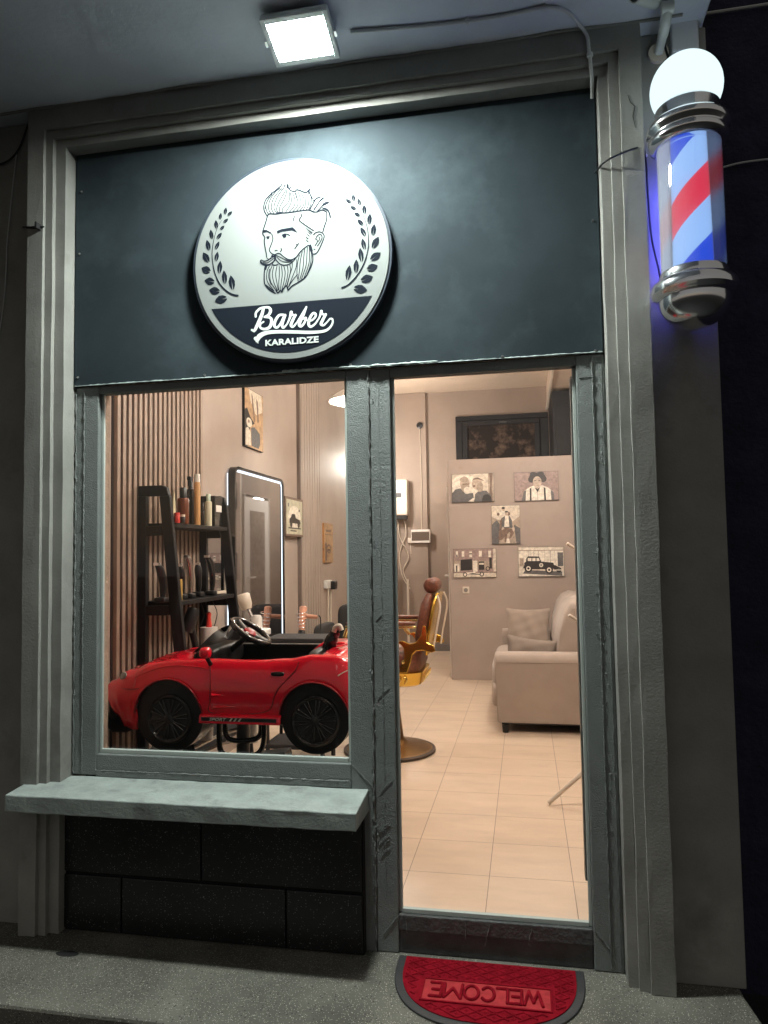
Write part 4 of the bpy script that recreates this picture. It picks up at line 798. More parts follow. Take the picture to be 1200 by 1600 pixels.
def clipper(label, px0, px1, pyt, xw, m, lean=.25, gpn='clippers on the middle shelf'):
    pb = at_x((px0+px1)/2, 915, xw); zt = at_x((px0+px1)/2, pyt, xw).z; H = zt-LZ_; y = pb.y
    t = thing('hair_clipper', label, 'clipper', (xw, y, LZ_), gpn)
    obj('dock', MB().rbox(xw-.03, xw+.03, y-.03, y+.03, LZ_, LZ_+.028, 5), M_BLACK, t, smooth=60)
    pts = [(xw, y+lean*.02, LZ_+.027), (xw, y+lean*.03, LZ_+H*.45), (xw, y-lean*.02, LZ_+H*.8), (xw, y-lean*.09, LZ_+H*.97)]
    obj('body', MB().tube(smoothpath(pts, 5), [.012, .013, .015, .017, .018, .018, .018, .019, .020, .021, .021, .020, .018, .016, .014, .010], 12), m, t, smooth=60)
    obj('blade', MB().obox((xw, y-lean*.10, LZ_+H*.98), (.014, 0, 0), (0, .008, 0), (0, 0, .007)), M_CHROME, t)
clipper('black hair clipper standing inside the near shelf frame', 243, 262, 880, -1.80, M_BLACK, .5)
clipper('squat black clipper with silver top next to the gold can', 276, 290, 882, -1.83, M_BLKGLOSS)
clipper('silver hair clipper in the middle of the row', 289, 303, 868, -1.82, mat('brushed_silver', (.55, .52, .5), .25, metal=1), .35)
clipper('short black trimmer with a small charging light', 305, 315, 880, -1.84, M_BLACK, .1)
clipper('tall slanting black clipper at the far end of the middle shelf', 322, 338, 868, -1.82, M_BLKGLOSS, .6)
bottle('small gold can at the near end of the middle shelf', 'can', 277, 285, 921, 905, -1.78, pr(.92, 1, .9, .95), mat('gold_can', (.55, .36, .10), .35), mat('gold_can'), base=LZ_, name='can', group='small cans')
tag(obj('clipper_cable', MB().tube(smoothpath([(-1.90, 1.38, 1.07), (-1.88, 1.40, .98), (-1.89, 1.37, .90), (-1.87, 1.43, .84), (-1.90, 1.40, .745)], 6), .004, 6).tube(smoothpath([(-1.89, 1.44, 1.07), (-1.87, 1.43, .95), (-1.90, 1.46, .86), (-1.88, 1.42, .745)], 6), .0035, 6)
        .tube(smoothpath([(-1.88, 1.50, 1.07), (-1.86, 1.54, .99), (-1.86, 1.525, .93), (-1.86, 1.47, .86), (-1.86, 1.47, .8)], 6), .0025, 6), M_CABLE, smooth=60), 'tangle of black clipper cables hanging under the middle shelf', 'cable')
hm = thing('small_mirror', 'small framed mirror on the wall seen between the shelf posts', 'mirror', (XL, 1.82, 1.1))
obj('frame', ring(rrect(1.66, 1.99, 1.08, 1.48, .01), rrect(1.675, 1.975, 1.095, 1.465, .005), lw, .002, .02), M_CREAMP, hm)
obj('glass', MB().prism(rc(1.6755, 1.9745, 1.0955, 1.4645), lw, .002, .010), mat('mirror_silver'), hm)
# third shelf: black dryer and white tub
hd = thing('hair_dryer', 'black hair dryer standing on the low shelf behind the windscreen', 'hair dryer', (-1.80, 1.02, .74))
q = at_x(297, 985, -1.76)
obj('barrel', MB().lathe([(.001, -.06), (.03, -.06), (.036, -.03), (.034, .05), (.028, .07), (.001, .07)], (q.x, q.y, q.z+.05), (.2, .25, .9), 16), M_BLACK, hd, smooth=50)
obj('grip', MB().tube([(q.x, q.y, q.z+.05), (q.x, q.y+.07, q.z-.10), (q.x, q.y+.08, .7405)], [.02, .018, .018], 10), M_BLACK, hd, smooth=60)
tb = thing('cream_tub', 'small white tub with red tip on the low shelf', 'tub', (-1.83, 1.36, .74))
obj('tub', MB().lathe([(.001, 0), (.045, 0), (.05, .15), (.05, .17), (.001, .17)], (-1.83, 1.36, .7404), n=20), M_WHITEP, tb, smooth=40)
obj('nozzle', MB().lathe([(.018, .1705), (.012, .23), (.016, .25), (.001, .26)], (-1.83, 1.36, .7404), n=12), mat('red_jar'), tb, smooth=40)

# ================================================================== TOY CAR ON ITS STAND
car = thing('toy_car', 'glossy red open toy car with black wheels used as a child seat', 'toy car', (-1.24, .585, .45))
CY, HW = .585, .265
def tab(t, x):
    if x <= t[0][0]: return t[0][1]
    for (a, va), (b_, vb) in zip(t, t[1:]):
        if x <= b_: k = (x-a)/(b_-a); k = k*k*(3-2*k); return va+(vb-va)*k
    return t[-1][1]
T_LOW = [(-1.872, .705), (-1.855, .64), (-1.81, .575), (-1.75, .56), (-1.42, .60), (-1.04, .60), (-.72, .63), (-.655, .66), (-.625, .72)]
T_SH = [(-1.872, .742), (-1.83, .775), (-1.76, .815), (-1.66, .850), (-1.54, .868), (-1.40, .872), (-1.15, .868), (-1.02, .876), (-.90, .895), (-.80, .893), (-.72, .865), (-.66, .815), (-.625, .765)]
T_TOP = [(-1.872, .745), (-1.83, .785), (-1.76, .825), (-1.66, .866), (-1.56, .888), (-1.47, .905), (-1.40, .905), (-.86, .905), (-.78, .915), (-.70, .885), (-.65, .83), (-.625, .775)]
T_W = [(-1.872, .70), (-1.85, .80), (-1.80, .90), (-1.72, .95), (-1.60, 1.0), (-1.35, .965), (-1.10, .965), (-.92, 1.01), (-.78, 1.0), (-.68, .90), (-.625, .66)]
AR = ((-1.556, .626, .160), (-.890, .632, .153))
def zlow(x):
    z = tab(T_LOW, x)
    for cx, cz, r in AR:
        if abs(x-cx) < r: z = max(z, cz+math.sqrt(r*r-(x-cx)**2))
    return z
def side_y(x, z):
    w_ = HW*tab(T_W, x); zl, zs = .60, tab(T_SH, x); k = (z-zl)/(zs-zl)
    k = min(max(k, 0), 1); return CY - w_*(1-.16*max(k-.42, 0)**2/.3364-.05*max(.35-k, 0)/.35)
def section(x):
    w_ = HW*tab(T_W, x); zl, zs, zt = zlow(x), tab(T_SH, x), tab(T_TOP, x); zs = max(zs, zl+.03); P = []
    for k in (0, .16, .32, .48, .64, .8, .92):
        z = zl+(zs-zl)*k; P.append((CY-side_y(x, z), z))
    P += [(w_*.828, zs-.004), (w_*.79, zs+.001), (w_*.75, zs+.002)]
    for a in (.62, .42, .2): P.append((w_*a, zs+(zt-zs)*(1-(a/.75)**2)+.002))
    P.append((0, max(zt, zs+.002)))
    return P
xs = sorted(set([round(-1.872+1.247*i/120, 4) for i in range(121)]+[round(cx+sg_*r*(1-e), 4) for cx, _, r in AR for sg_ in (1, -1) for e in (.0005, .004, .012, .025, .045)]))
mb = MB(); rows_ = [section(x) for x in xs]; m_ = len(rows_[0])
for sd in (-1, 1):
    o_ = len(mb.v)
    for x, r in zip(xs, rows_): mb.v += [(x, CY+sd*p[0], p[1]) for p in r]
    for i in range(len(xs)-1):
        for j in range(m_-1):
            xm = (xs[i]+xs[i+1])/2
            if -1.462 < xm < -.86 and j >= 8: continue
            mb.f.append((o_+i*m_+j, o_+(i+1)*m_+j, o_+(i+1)*m_+j+1, o_+i*m_+j+1))
for i in (0, len(xs)-1):   # close nose and tail
    r = rows_[i]; x = xs[i]; mb.add([(x, CY-p[0], p[1]) for p in r]+[(x, CY+p[0], p[1]) for p in reversed(r[:-1])], [tuple(range(2*m_-1))])
def nose(x):
    k = min(max((-1.69-x)/.18, 0), 1); return x-.052*k*k
def nz(x, z):
    k = min(max((-1.66-x)/.20, 0), 1); return nose(x)+max(.745-z, 0)*.55*k*k
mb.v = [(nz(p[0], p[2]), p[1], p[2]-.014*min(max((-1.78-p[0])/.09, 0), 1)) for p in mb.v]
body = obj('body', mb, M_RED, car, smooth=66)
b_ = body.modifiers.new('solid', 'SOLIDIFY'); b_.thickness = .008; b_.offset = -1
def arch_lip(cx, cz, r):
    pts = []
    for i in range(31):
        a = math.pi*(.02+.96*i/30); x, z = cx+(r+.001)*math.cos(a), cz+(r+.001)*math.sin(a); pts.append((x, side_y(x, z)-.001, z))
    return MB().tube(pts, .0035, 6)
for A in AR: obj('arch_lip', arch_lip(*A), M_REDD, car, smooth=60)
# cockpit tub
yi0, yi1 = CY-HW*.74, CY+HW*.74
obj('cockpit', MB().box(-1.462, -.862, yi0, yi1, .66, .67).box(-1.462, -.862, yi0, yi0+.006, .6702, .868).box(-1.462, -.862, yi1-.006, yi1, .6702, .893).box(-1.462, -1.456, yi0+.0062, yi1-.0062, .6702, .89).box(-.868, -.862, yi0+.0062, yi1-.0062, .6702, .89)
    .box(-1.40, -.90, yi1-.05, yi1-.0062, .884, .894), M_BLACK, car, bevel=.002)
obj('dashboard', MB().rbox(-1.47, -1.36, yi0+.01, yi1-.01, .82, .915, 5), M_BLACK, car, smooth=50)
obj('seat', MB().rbox(-1.12, -.90, yi0+.03, yi1-.03, .68, .78, 5).rbox(-.955, -.89, yi0+.03, yi1-.03, .72, .90, 5), M_BLACK, car, smooth=50)
obj('rear_cowl', MB().prism([(-.99, .874), (-.955, .905), (-.93, .918), (-.84, .918), (-.80, .905), (-.84, .88)], lambda u, v, d: (u, d, v), CY+.05, CY+.20), M_RED, car, bevel=.01)
obj('headrest_hoop', MB().tube(smoothpath([(-.905, CY, .86), (-.885, CY, .92), (-.862, CY, .965), (-.855, CY, .985), (-.838, CY, .992), (-.828, CY, .972)], 5), [.030]*8+[.024]*6+[.016]*6+[.012]*6, 12), M_BLKGLOSS, car, smooth=60)
obj('hoop_cap', MB().tube(smoothpath([(-.862, CY-.02, .972), (-.852, CY-.02, .992), (-.836, CY-.02, .998), (-.826, CY-.02, .978)], 4), .012, 10), M_CREAMP, car, smooth=60)
obj('windscreen', MB().ring_loft([[(x0+k*.085+.03*(1-abs(t)), CY+t*(.19-k*.03), .888+k*.115*(1-.25*t*t)) for t in [i/8-1 for i in range(17)]] for k, x0 in ((0, -1.475), (.5, -1.475), (1, -1.475))], close=False), glass('smoked_screen', (.45, .42, .38), 2.0), car, smooth=60)
sw = obj('steering_wheel', MB().xf(Matrix()), M_BLKGLOSS, car); bpy.data.objects.remove(sw)
Ts = Matrix.Translation((-1.262, CY-.02, .972)) @ Matrix.Rotation(math.radians(34), 4, 'Y')
b = MB(); R_, r_ = .098, .0135
b.ring_loft([[((R_+r_*math.cos(2*math.pi*j/10))*math.cos(2*math.pi*i/36), (R_+r_*math.cos(2*math.pi*j/10))*math.sin(2*math.pi*i/36), r_*math.sin(2*math.pi*j/10)) for j in range(10)] for i in range(37)], True, False)
sw = obj('steering_wheel', b.xf(Ts), M_BLKGLOSS, car, smooth=60)
b = MB()
for a in (20, 160, 270): b.tube([(.02*math.cos(math.radians(a)), .02*math.sin(math.radians(a)), -.008), (.09*math.cos(math.radians(a)), .09*math.sin(math.radians(a)), 0)], .009, 8)
obj('spoke', b.xf(Ts), mat('wheel_grey', (.28, .27, .27), .35), sw, smooth=50)
obj('hub', MB().lathe([(.001, -.02), (.03, -.02), (.032, 0), (.02, .008), (.001, .008)], (0, 0, 0), n=20).xf(Ts), M_REDD, sw, smooth=50)
obj('steering_column', MB().tube([(-1.275, CY-.02, .952), (-1.37, CY, .88)], .014, 8), M_BLACK, car, smooth=60)
# wheels
def wheel(cx, cz, r, yn, sgn):
    ax = (0, sgn, 0)
    t = obj('wheel', MB().lathe([(.05, -.085), (r*.88, -.085), (r*.97, -.078), (r, -.062), (r, -.018), (r*.97, -.004), (r*.90, .002), (r*.84, -.004), (r*.80, -.012), (.05, -.02)], (cx, yn, cz), ax, 48), mat('tyre_plastic', (.011, .011, .012), .42), car, smooth=35)
    b = MB(); b.lathe([(.001, -.016), (.026, -.012), (.026, -.003), (.018, .001), (.001, .001)], (cx, yn, cz), ax, 20)
    b.lathe([(r*.80, -.012), (r*.84, -.002), (r*.87, .000), (r*.89, -.004), (r*.89, -.014)], (cx, yn, cz), ax, 40)
    for k in range(10):
        for off in (-.11, .11):
            a = 2*math.pi*k/10+off+.15; a2 = 2*math.pi*k/10+off*.75+.15
            b.tube([(cx+.02*math.cos(a2), yn+sgn*-.004, cz+.02*math.sin(a2)), (cx+r*.83*math.cos(a), yn+sgn*-.004, cz+r*.83*math.sin(a))], [.0046, .0036], 6)
    obj('rim', b, mat('rim_grey', (.035, .035, .037), .2), t, smooth=40)
for cx, cz, r in ((-1.556, .612, .108), (-.890, .620, .110)):
    wheel(cx, cz, r, .338, -1); wheel(cx, cz, r, .832, 1)
b = MB()
for cx, cz, r in AR:
    b.lathe([(r-.002, 0), (r-.002, .13), (.001, .13)], (cx, .352, cz), (0, 1, 0), 40)
obj('wheel_well', b, M_BLACK, car, smooth=60)
obj('underbody', MB().box(-1.70, -.72, .40, .77, .585, .66), M_BLACK, car, bevel=.01)
obj('front_lip', MB().ring_loft([[(x, CY+t*w_, z) for t in [i/10-1 for i in range(21)]] for x, w_, z in ((-1.86, .20, .635), (-1.905, .19, .60), (-1.90, .19, .572), (-1.83, .245, .548), (-1.755, .25, .55), (-1.76, .24, .57))], close=False), M_BLACK, car, smooth=60, bevel=0)
def on_side(px, py, off=.002):
    p = at_y(px, py, .33)
    for _ in range(3): p = at_y(px, py, side_y(p.x, p.z))
    return Vector((p.x, side_y(p.x, p.z)-off, p.z))
def side_line(name, pts, r, m, par=car, off=.0005):
    return obj(name, MB().tube([on_side(p[0], p[1], off) for p in smoothpath([(a, b2, 0) for a, b2 in pts], 6)], r, 6), m, par, smooth=60)
side_line('door_gap', [(328, 1034), (329, 1060), (328, 1095), (329, 1113), (370, 1116), (418, 1111), (428, 1090), (436, 1075), (455, 1055), (463, 1045), (467, 1034)], .0028, M_REDD)
side_line('bumper_gap', [(192, 1076), (205, 1077), (217, 1076)], .0016, M_REDD)
side_line('shoulder_crease', [(212, 1058), (240, 1046), (268, 1040), (300, 1041), (325, 1045)], .0025, M_RED)
side_line('taillight_line', [(528, 1056), (536, 1051), (544, 1047)], .002, M_CREAMP)
b = MB()
for (x0, y0, x1, y1, hh) in ((330, 1087, 352, 1086, 5), (333, 1106, 375, 1104, 4)):
    a1, a2, a3 = on_side(x0, y0-hh, .001), on_side(x0, y0+hh*.5, .001), on_side(x1, y1, .001); c0 = on_side(x0+2, y0-1, .012)
    b.add([a1, a2, a3, c0], [(0, 1, 3), (1, 2, 3), (2, 0, 3)])
obj('side_vent', b, M_RED, car)
hl = on_side(199, 1056, .004)+Vector((-.018, 0, 0))
obj('headlight', MB().sphere((0, 0, 0), .030, .008, .014).xf(Matrix.Translation(hl) @ Matrix.Rotation(math.radians(-38), 4, 'Y') @ Matrix.Rotation(math.radians(-25), 4, 'Z')), mat('lamp_clear', (.5, .5, .48), .1), car, smooth=60)
hp = on_side(434, 1053, .002)
obj('door_handle', MB().rbox(-.030, .030, -.007, .006, -.0095, .0095, 3).xf(Matrix.Translation(hp)), M_BLACK, car, smooth=60)
mp_ = at_y(321, 1020, .30)
obj('wing_mirror', MB().rbox(-.024, .026, -.030, .025, -.024, .026, 2.6).xf(Matrix.Translation(mp_)), M_RED, car, smooth=60)
obj('mirror_stalk', MB().tube([mp_+Vector((.004, .005, -.02)), mp_+Vector((.008, .035, -.055))], .009, 8), M_BLACK, car, smooth=60)
# sill with lettering
z_a, z_b = .600, .632
obj('side_skirt', MB().prism([(.325, .603), (.312, .606), (.312, .615), (.318, .638), (.335, .645)], lambda u, v, d: (d, u, v), -1.402, -1.035), M_RED, car, bevel=.003)
obj('skirt_panel', MB().box(-1.39, -1.05, .3105, .3135, .6165, .632), M_BLACK, car, bevel=.002)
fs_ = lambda u, v, d: (-1.352+u, .3104-d, .618+v)
obj('sport_lettering', text_mb('SPORT', fs_, .0001, .001, .078, .0125, .012, .25), M_WHITEP, car)
b = MB()
for k in range(3): x = -1.262+k*.020; b.prism([(x, .618), (x+.008, .618), (x+.018, .631), (x+.010, .631)], lambda u, v, d: (u, .3104-d, v), .0001, .001)
obj('slash_mark', b, M_WHITEP, car)

st = thing('car_stand', 'black and chrome hydraulic stand with tube footrests under the toy car', 'stand', (-1.18, .66, 0))
SXc, SYc = at_y(380, 1150, .66).x, .66
obj('base_plate', MB().lathe([(.001, 0), (.26, 0), (.27, .006), (.25, .02), (.07, .04), (.001, .04)], (SXc, SYc, .0005), n=40), M_CHROME, st, smooth=40)
obj('column', MB().lathe([(.001, .0408), (.06, .0408), (.055, .16), (.045, .30), (.032, .34), (.03, .584), (.001, .584)], (SXc, SYc, 0), n=28), mat('column_grey', (.10, .10, .10), .35, metal=.5), st, smooth=40)
yf = .50
U1 = [at_y(343, 1122, yf), at_y(343, 1165, yf), at_y(352, 1180, yf), at_y(376, 1183, yf), at_y(402, 1178, yf), at_y(412, 1160, yf), at_y(412, 1122, yf)]
U2 = [at_y(352, 1124, .56), at_y(353, 1148, .56), at_y(366, 1157, .56), at_y(394, 1156, .56), at_y(407, 1147, .56), at_y(408, 1124, .56)]
obj('footrest_tube', MB().tube(smoothpath(U1, 6), .0125, 10), M_BLKGLOSS, st, smooth=60)
obj('footrest_tube', MB().tube(smoothpath(U2, 6), .0125, 10), M_BLKGLOSS, st, smooth=60)
q = at_y(424, 1182, .62); obj('foot_plate', MB().obox(q, (.085, 0, .012), (0, .05, 0), (-.003, 0, .022)), mat('ribbed_rubber', (.05, .045, .04), .6, bump=1.5, bscale=60), st, bevel=.005)
q = at_y(322, 1145, .75); q2 = at_y(394, 1140, .80)
obj('pad_roller', MB().lathe([(.001, -.03), (.034, -.03), (.036, .03), (.001, .03)], q, (0, 0, 1), 20).lathe([(.001, -.06), (.028, -.06), (.028, .06), (.001, .06)], q2, (0, 0, 1), 20), M_WHITEP, st, smooth=40)
qa, qb = at_y(305, 1168, .8), at_y(345, 1146, .8)
obj('lever', MB().tube([qa, qb, (SXc, .7, .5)], .010, 8).tube([qa+Vector((0, 0, -.05)), qb+Vector((.01, 0, -.05)), (SXc, .7, .44)], .008, 8).tube([(SXc, .7, .44), (SXc, SYc, .44)], .008, 8), M_CHROME, st, smooth=60)

# ================================================================== TROLLEY WITH WAX HEATER, DRYER
tr = thing('trolley', 'dark salon trolley half hidden behind the toy car', 'trolley', (-1.6, 2.1, 0))
TX, TY = -1.46, 1.95
b = MB()
for z in (.10, .50, .765): obj('tray', MB().box(TX-.2, TX+.2, TY-.15, TY+.15, z, z+.03), M_GREYCH, tr, bevel=.008)
for sx in (-1, 1):
    for sy in (-1, 1): obj('leg', MB().tube([(TX+sx*.18, TY+sy*.13, .0), (TX+sx*.18, TY+sy*.13, .099)], .015, 8).tube([(TX+sx*.18, TY+sy*.13, .1305), (TX+sx*.18, TY+sy*.13, .4995)], .012, 8).tube([(TX+sx*.18, TY+sy*.13, .5305), (TX+sx*.18, TY+sy*.13, .7645)], .012, 8), M_BLACK, tr, smooth=60)
wx = thing('foam_dispenser', 'white foam dispenser with tilted nozzle head behind the steering wheel', 'dispenser', (TX, TY-.05, .7955))
wy = TY-.02; c0 = at_y(396, 1000, wy); ct = at_y(400, 975, wy); sc0 = (c0-CAM).length/FPX
rr = 24*sc0; cx = at_y(395, 1000, wy).x
obj('body', MB().rbox(cx-rr, cx+rr, wy-rr*.9, wy+rr*.9, .7956, at_y(396, 982, wy).z, 6), M_WHITEP, wx, smooth=50)
obj('neck', MB().lathe([(.001, 0), (9*sc0, 0), (8.5*sc0, 18*sc0), (6*sc0, 22*sc0), (.001, 22*sc0)], (at_y(401, 984, wy).x, wy, at_y(401, 984, wy).z), n=20), M_WHITEP, wx, smooth=50)
obj('hose', MB().tube([at_y(399, 976, wy), at_y(392, 962, wy), at_y(386, 948, wy)], [3.2*sc0, 3*sc0, 3.4*sc0], 10), M_CHROME, wx, smooth=60)
hq0, hq1 = at_y(386, 952, wy), at_y(379, 928, wy)
obj('head', MB().tube([hq0, hq0*.7+hq1*.3, hq0*.1+hq1*.9, hq1], [7*sc0, 10*sc0, 10.5*sc0, 8*sc0], 14), M_CREAMP, wx, smooth=50)
# dryer holder
dh = thing('hair_dryer', 'pink hair dryer in a coiled wire holder past the lit mirror', 'hair dryer', (-1.75, 3.2, .8))
dx = -1.80
g0, g1 = at_x(471, 985, dx), at_x(474, 949, dx); s1 = (g0-CAM).length/FPX
M_PINK = mat('rose_gold', (.72, .36, .24), .3, metal=.2)
obj('barrel', MB().tube([g0, g0*.5+g1*.5, g1, g1+Vector((0, 0, .012))], [5.2*s1, 5.4*s1, 6*s1, 3*s1], 14), M_PINK, dh, smooth=50)
h0, h1 = at_x(474, 962, dx), at_x(494, 964, dx)
obj('grip', MB().tube([h0, (h0+h1)/2, h1], [3*s1, 3.6*s1, 3.2*s1], 12), M_PINK, dh, smooth=50)
obj('cord', MB().tube(smoothpath([h1, at_x(499, 962, dx), at_x(501, 972, dx), at_x(500, 1000, dx), (dx, h1.y+.1, .5)], 5), .005, 6), M_CABLE, dh, smooth=60)
b = MB(); pts = []
for i in range(90): a = i*.45; rr_ = (4+4.5*i/90)*s1; pts.append((g0.x+rr_*math.cos(a), g0.y+rr_*math.sin(a), g0.z-.03+.19*i/90))
obj('coil_holder', MB().tube(pts, .0035, 6).box(XL+.0006, g0.x-4*s1, g0.y-.008, g0.y+.008, g0.z-.036, g0.z-.026), M_CHROME, dh, smooth=60)
obj('nozzle', MB().lathe([(.001, 0), (5*s1, 0), (6.5*s1, -.03), (.001, -.03)], g0, n=16), M_BLACK, dh, smooth=50)

# ================================================================== DARK ARMCHAIR BY THE LEFT WALL
ac = thing('armchair', 'charcoal salon armchair by the left wall seen past the toy car', 'armchair', (-1.55, 4.0, 0))
ay = 3.6; qa = at_y(487, 978, ay); qb = at_y(528, 945, ay+.35)
ax0, ax1 = qa.x, qa.x+.62
obj('seat', MB().rbox(ax0+.08, ax1-.08, ay, ay+.55, .34, .52, 6), M_GREYCH, ac, smooth=50)
obj('backrest', MB().rbox(ax0+.12, ax1-.02, ay+.42, ay+.56, .40, qb.z, 6), M_GREYCH, ac, smooth=50)
obj('arm', MB().rbox(ax0, ax0+.10, ay, ay+.5, .20, qa.z, 6), M_GREYCH, ac, smooth=50)
obj('arm', MB().rbox(ax1-.10, ax1, ay, ay+.5, .20, qa.z, 6), M_GREYCH, ac, smooth=50)
obj('base', MB().lathe([(.001, 0), (.28, 0), (.28, .015), (.04, .03), (.035, .35), (.001, .35)], ((ax0+ax1)/2, ay+.28, .0005), n=32), M_CHROME, ac, smooth=40)

# ================================================================== VINTAGE BARBER CHAIR
bc = thing('barber_chair', 'vintage brown leather and gold barber chair on a round bronze base', 'barber chair', (-.93, 2.24, 0))
BX, BY = -.93, 2.24
obj('base', MB().lathe([(.001, 0), (.295, 0), (.305, .008), (.300, .020), (.272, .026)], (BX, BY, .0005), n=64).lathe([(.272, .0265), (.255, .032), (.13, .052), (.11, .075), (.10, .085), (.095, .10), (.080, .22), (.065, .38), (.06, .46), (.001, .46)], (BX, BY, 0), n=64), M_BRONZE, bc, smooth=40)
obj('base_rim', MB().lathe([(.296, .001), (.309, .004), (.309, .018), (.296, .0225)], (BX, BY, .0005), n=64), mat('dark_bronze', (.05, .03, .02), .5), bc, smooth=60)
def rr_loft(levels, n=6):
    return MB().ring_loft([[(p[0], p[1], z) for p in rrect(BX-hx+ox, BX+hx+ox, BY-hy, BY+hy, r_, n)] for z, hx, hy, r_, ox in levels])
obj('seat_cushion', rr_loft([(.560, .235, .235, .09, 0), (.60, .25, .25, .10, 0), (.66, .25, .25, .10, 0), (.688, .235, .235, .10, 0), (.70, .20, .20, .09, 0)]), M_LEATHER, bc, smooth=50)
obj('seat_skirt', rr_loft([(.462, .22, .22, .10, 0), (.475, .245, .245, .11, 0), (.555, .262, .262, .12, 0), (.559, .25, .25, .11, 0)]), M_GOLD, bc, smooth=40)
b = MB()
for k in range(9):       # scroll ornaments on the skirt
    x = BX-.16+k*.04
    b.tube(smoothpath([(x-.012, BY-.262, .49), (x+.004, BY-.268, .50), (x+.01, BY-.27, .52), (x-.004, BY-.272, .535), (x-.01, BY-.27, .522)], 3), .004, 6)
for k in range(8):
    y = BY-.15+k*.04
    b.tube(smoothpath([(BX+.256, y-.012, .49), (BX+.264, y, .50), (BX+.268, y+.01, .52), (BX+.270, y-.002, .535)], 3), .004, 6)
obj('skirt_ornament', b, mat('pale_gold', (.9, .72, .3), .2, metal=1), bc, smooth=60)
# back leaning away from the seat (chair faces left)
bk = [(-.700, .66), (-.682, .78), (-.660, .90), (-.640, 1.0), (-.622, 1.06)]
def backloft(off, th, hw, sc=1):
    rings = []
    for i, (x, z) in enumerate(bk):
        t_ = th[i]; w_ = hw[i]; rings.append([(x+off+p[0], BY+p[1], z-p[0]*.15) for p in rrect(-t_, t_, -w_, w_, min(t_*.9, .03), 4)])
    return MB().ring_loft(rings)
obj('back_cushion', backloft(0, [.022, .036, .036, .034, .018], [.16, .20, .20, .19, .15]), M_LEATHER, bc, smooth=50)
obj('back_shell', backloft(.052, [.008, .010, .010, .010, .008], [.17, .205, .205, .195, .15]), M_GOLD, bc, smooth=50, bevel=.003)
hq = at_y(676, 914, BY)
obj('headrest', MB().ring_loft([[(hq.x+r*math.cos(a), BY+y_, hq.z+r*math.sin(a)) for a in [2*math.pi*k/20 for k in range(20)]] for y_, r in ((-.12, .02), (-.115, .042), (-.10, .050), (.10, .050), (.115, .042), (.12, .02))]), M_LEATHER, bc, smooth=50)
obj('headrest_stem', MB().box(hq.x-.01, hq.x+.012, BY-.02, BY+.02, 1.02, hq.z-.045), M_BLACK, bc)
for sgn in (-1, 1):
    y = BY+sgn*.245
    def gfn(u, v, d): return (u, y+sgn*d, v)
    obj('side_bracket', MB().prism([(-.84, .555), (-.80, .60), (-.775, .66), (-.78, .715), (-.80, .74), (-.83, .755), (-.79, .765), (-.74, .745), (-.70, .755), (-.665, .80), (-.655, .86), (-.635, .86), (-.628, .80), (-.63, .755), (-.585, .735), (-.575, .70), (-.60, .69), (-.66, .705), (-.70, .70), (-.725, .675), (-.735, .63), (-.76, .56)], gfn, 0, .018), M_GOLD, bc, bevel=.004)
    obj('bracket_boss', MB().lathe([(.001, 0), (.012, 0), (.010, .010), (.001, .014)], (-.785, y+sgn*.0185, .63), (0, sgn, 0), 16), mat('pale_gold'), bc, smooth=50)
    obj('armrest', MB().rbox(-1.16, -.70, y-.028, y+.028, .86, .885, 5), M_LEATHER, bc, smooth=50)
    obj('armrest_rail', MB().rbox(-1.17, -.69, y-.022, y+.022, .842, .8595, 6).tube(smoothpath([(-1.15, y, .845), (-1.17, y, .76), (-1.10, y, .70), (-1.06, y, .60), (-1.02, y, .54)], 5), .014, 8).tube(smoothpath([(-.85, y, .845), (-.86, y, .80), (-.82, y, .75)], 5), .012, 8), mat('pale_gold'), bc, smooth=50)
obj('back_trim', MB().tube(smoothpath([(-.565, BY-.19, 1.05), (-.545, BY-.21, .98), (-.560, BY-.22, .88), (-.580, BY-.22, .78), (-.595, BY-.22, .69)], 5), .007, 6).tube(smoothpath([(-.565, BY+.19, 1.05), (-.545, BY+.21, .98), (-.560, BY+.22, .88), (-.580, BY+.22, .78), (-.595, BY+.22, .69)], 5), .007, 6), M_CREAMP, bc, smooth=60)
obj('footrest', MB().rbox(-1.50, -1.42, BY-.17, BY+.17, .22, .26, 5).tube([(-1.43, BY-.12, .25), (-1.12, BY-.12, .50)], .012, 8).tube([(-1.43, BY+.12, .25), (-1.12, BY+.12, .50)], .012, 8), M_GOLD, bc, smooth=50)

# ================================================================== SOFA
so_ = thing('sofa', 'greige fabric sofa with its padded arm toward the door', 'sofa', (.18, 3.7, 0))
def arm(y0, y1):
    cy, hy = (y0+y1)/2, (y1-y0)/2; pr_ = [(y0+.012, .075), (y0+.006, .30), (y0, .47), (y0-.004, .52), (y0+.01, .560), (y0+.04, .578), (y1-.04, .578), (y1-.01, .560), (y1, .50), (y1, .075)]
    rings = []
    for x, ins in ((-.232, .045), (-.238, .02), (-.238+.012, 0), (.56, 0), (.58, .02)):
        rings.append([(x + (.012 if z < .45 else 0), cy+(y-cy)*(1-ins*.9), .325+(z-.325)*(1-ins*.5)) for y, z in pr_])
    return MB().ring_loft(rings)
obj('arm', arm(2.80, 2.98), M_FABRIC, so_, smooth=45, bevel=.010)
obj('arm', arm(4.48, 4.66), M_FABRIC, so_, smooth=45, bevel=.010)
obj('seat_cushion', MB().rbox(-.285, .30, 2.985, 4.475, .29, .455, 7, 40, 20), M_FABRIC, so_, smooth=60)
obj('seat_front', MB().rbox(-.285, -.13, 2.99, 4.47, .13, .33, 6, 40, 16), mat('grey_fabric_light', (.44, .37, .32), .9, bump=.3, bscale=400), so_, smooth=60)
bp_ = [(.25, .40), (.215, .56), (.235, .72), (.275, .86), (.32, .925), (.39, .955), (.47, .945), (.56, .90), (.585, .84), (.585, .40)]
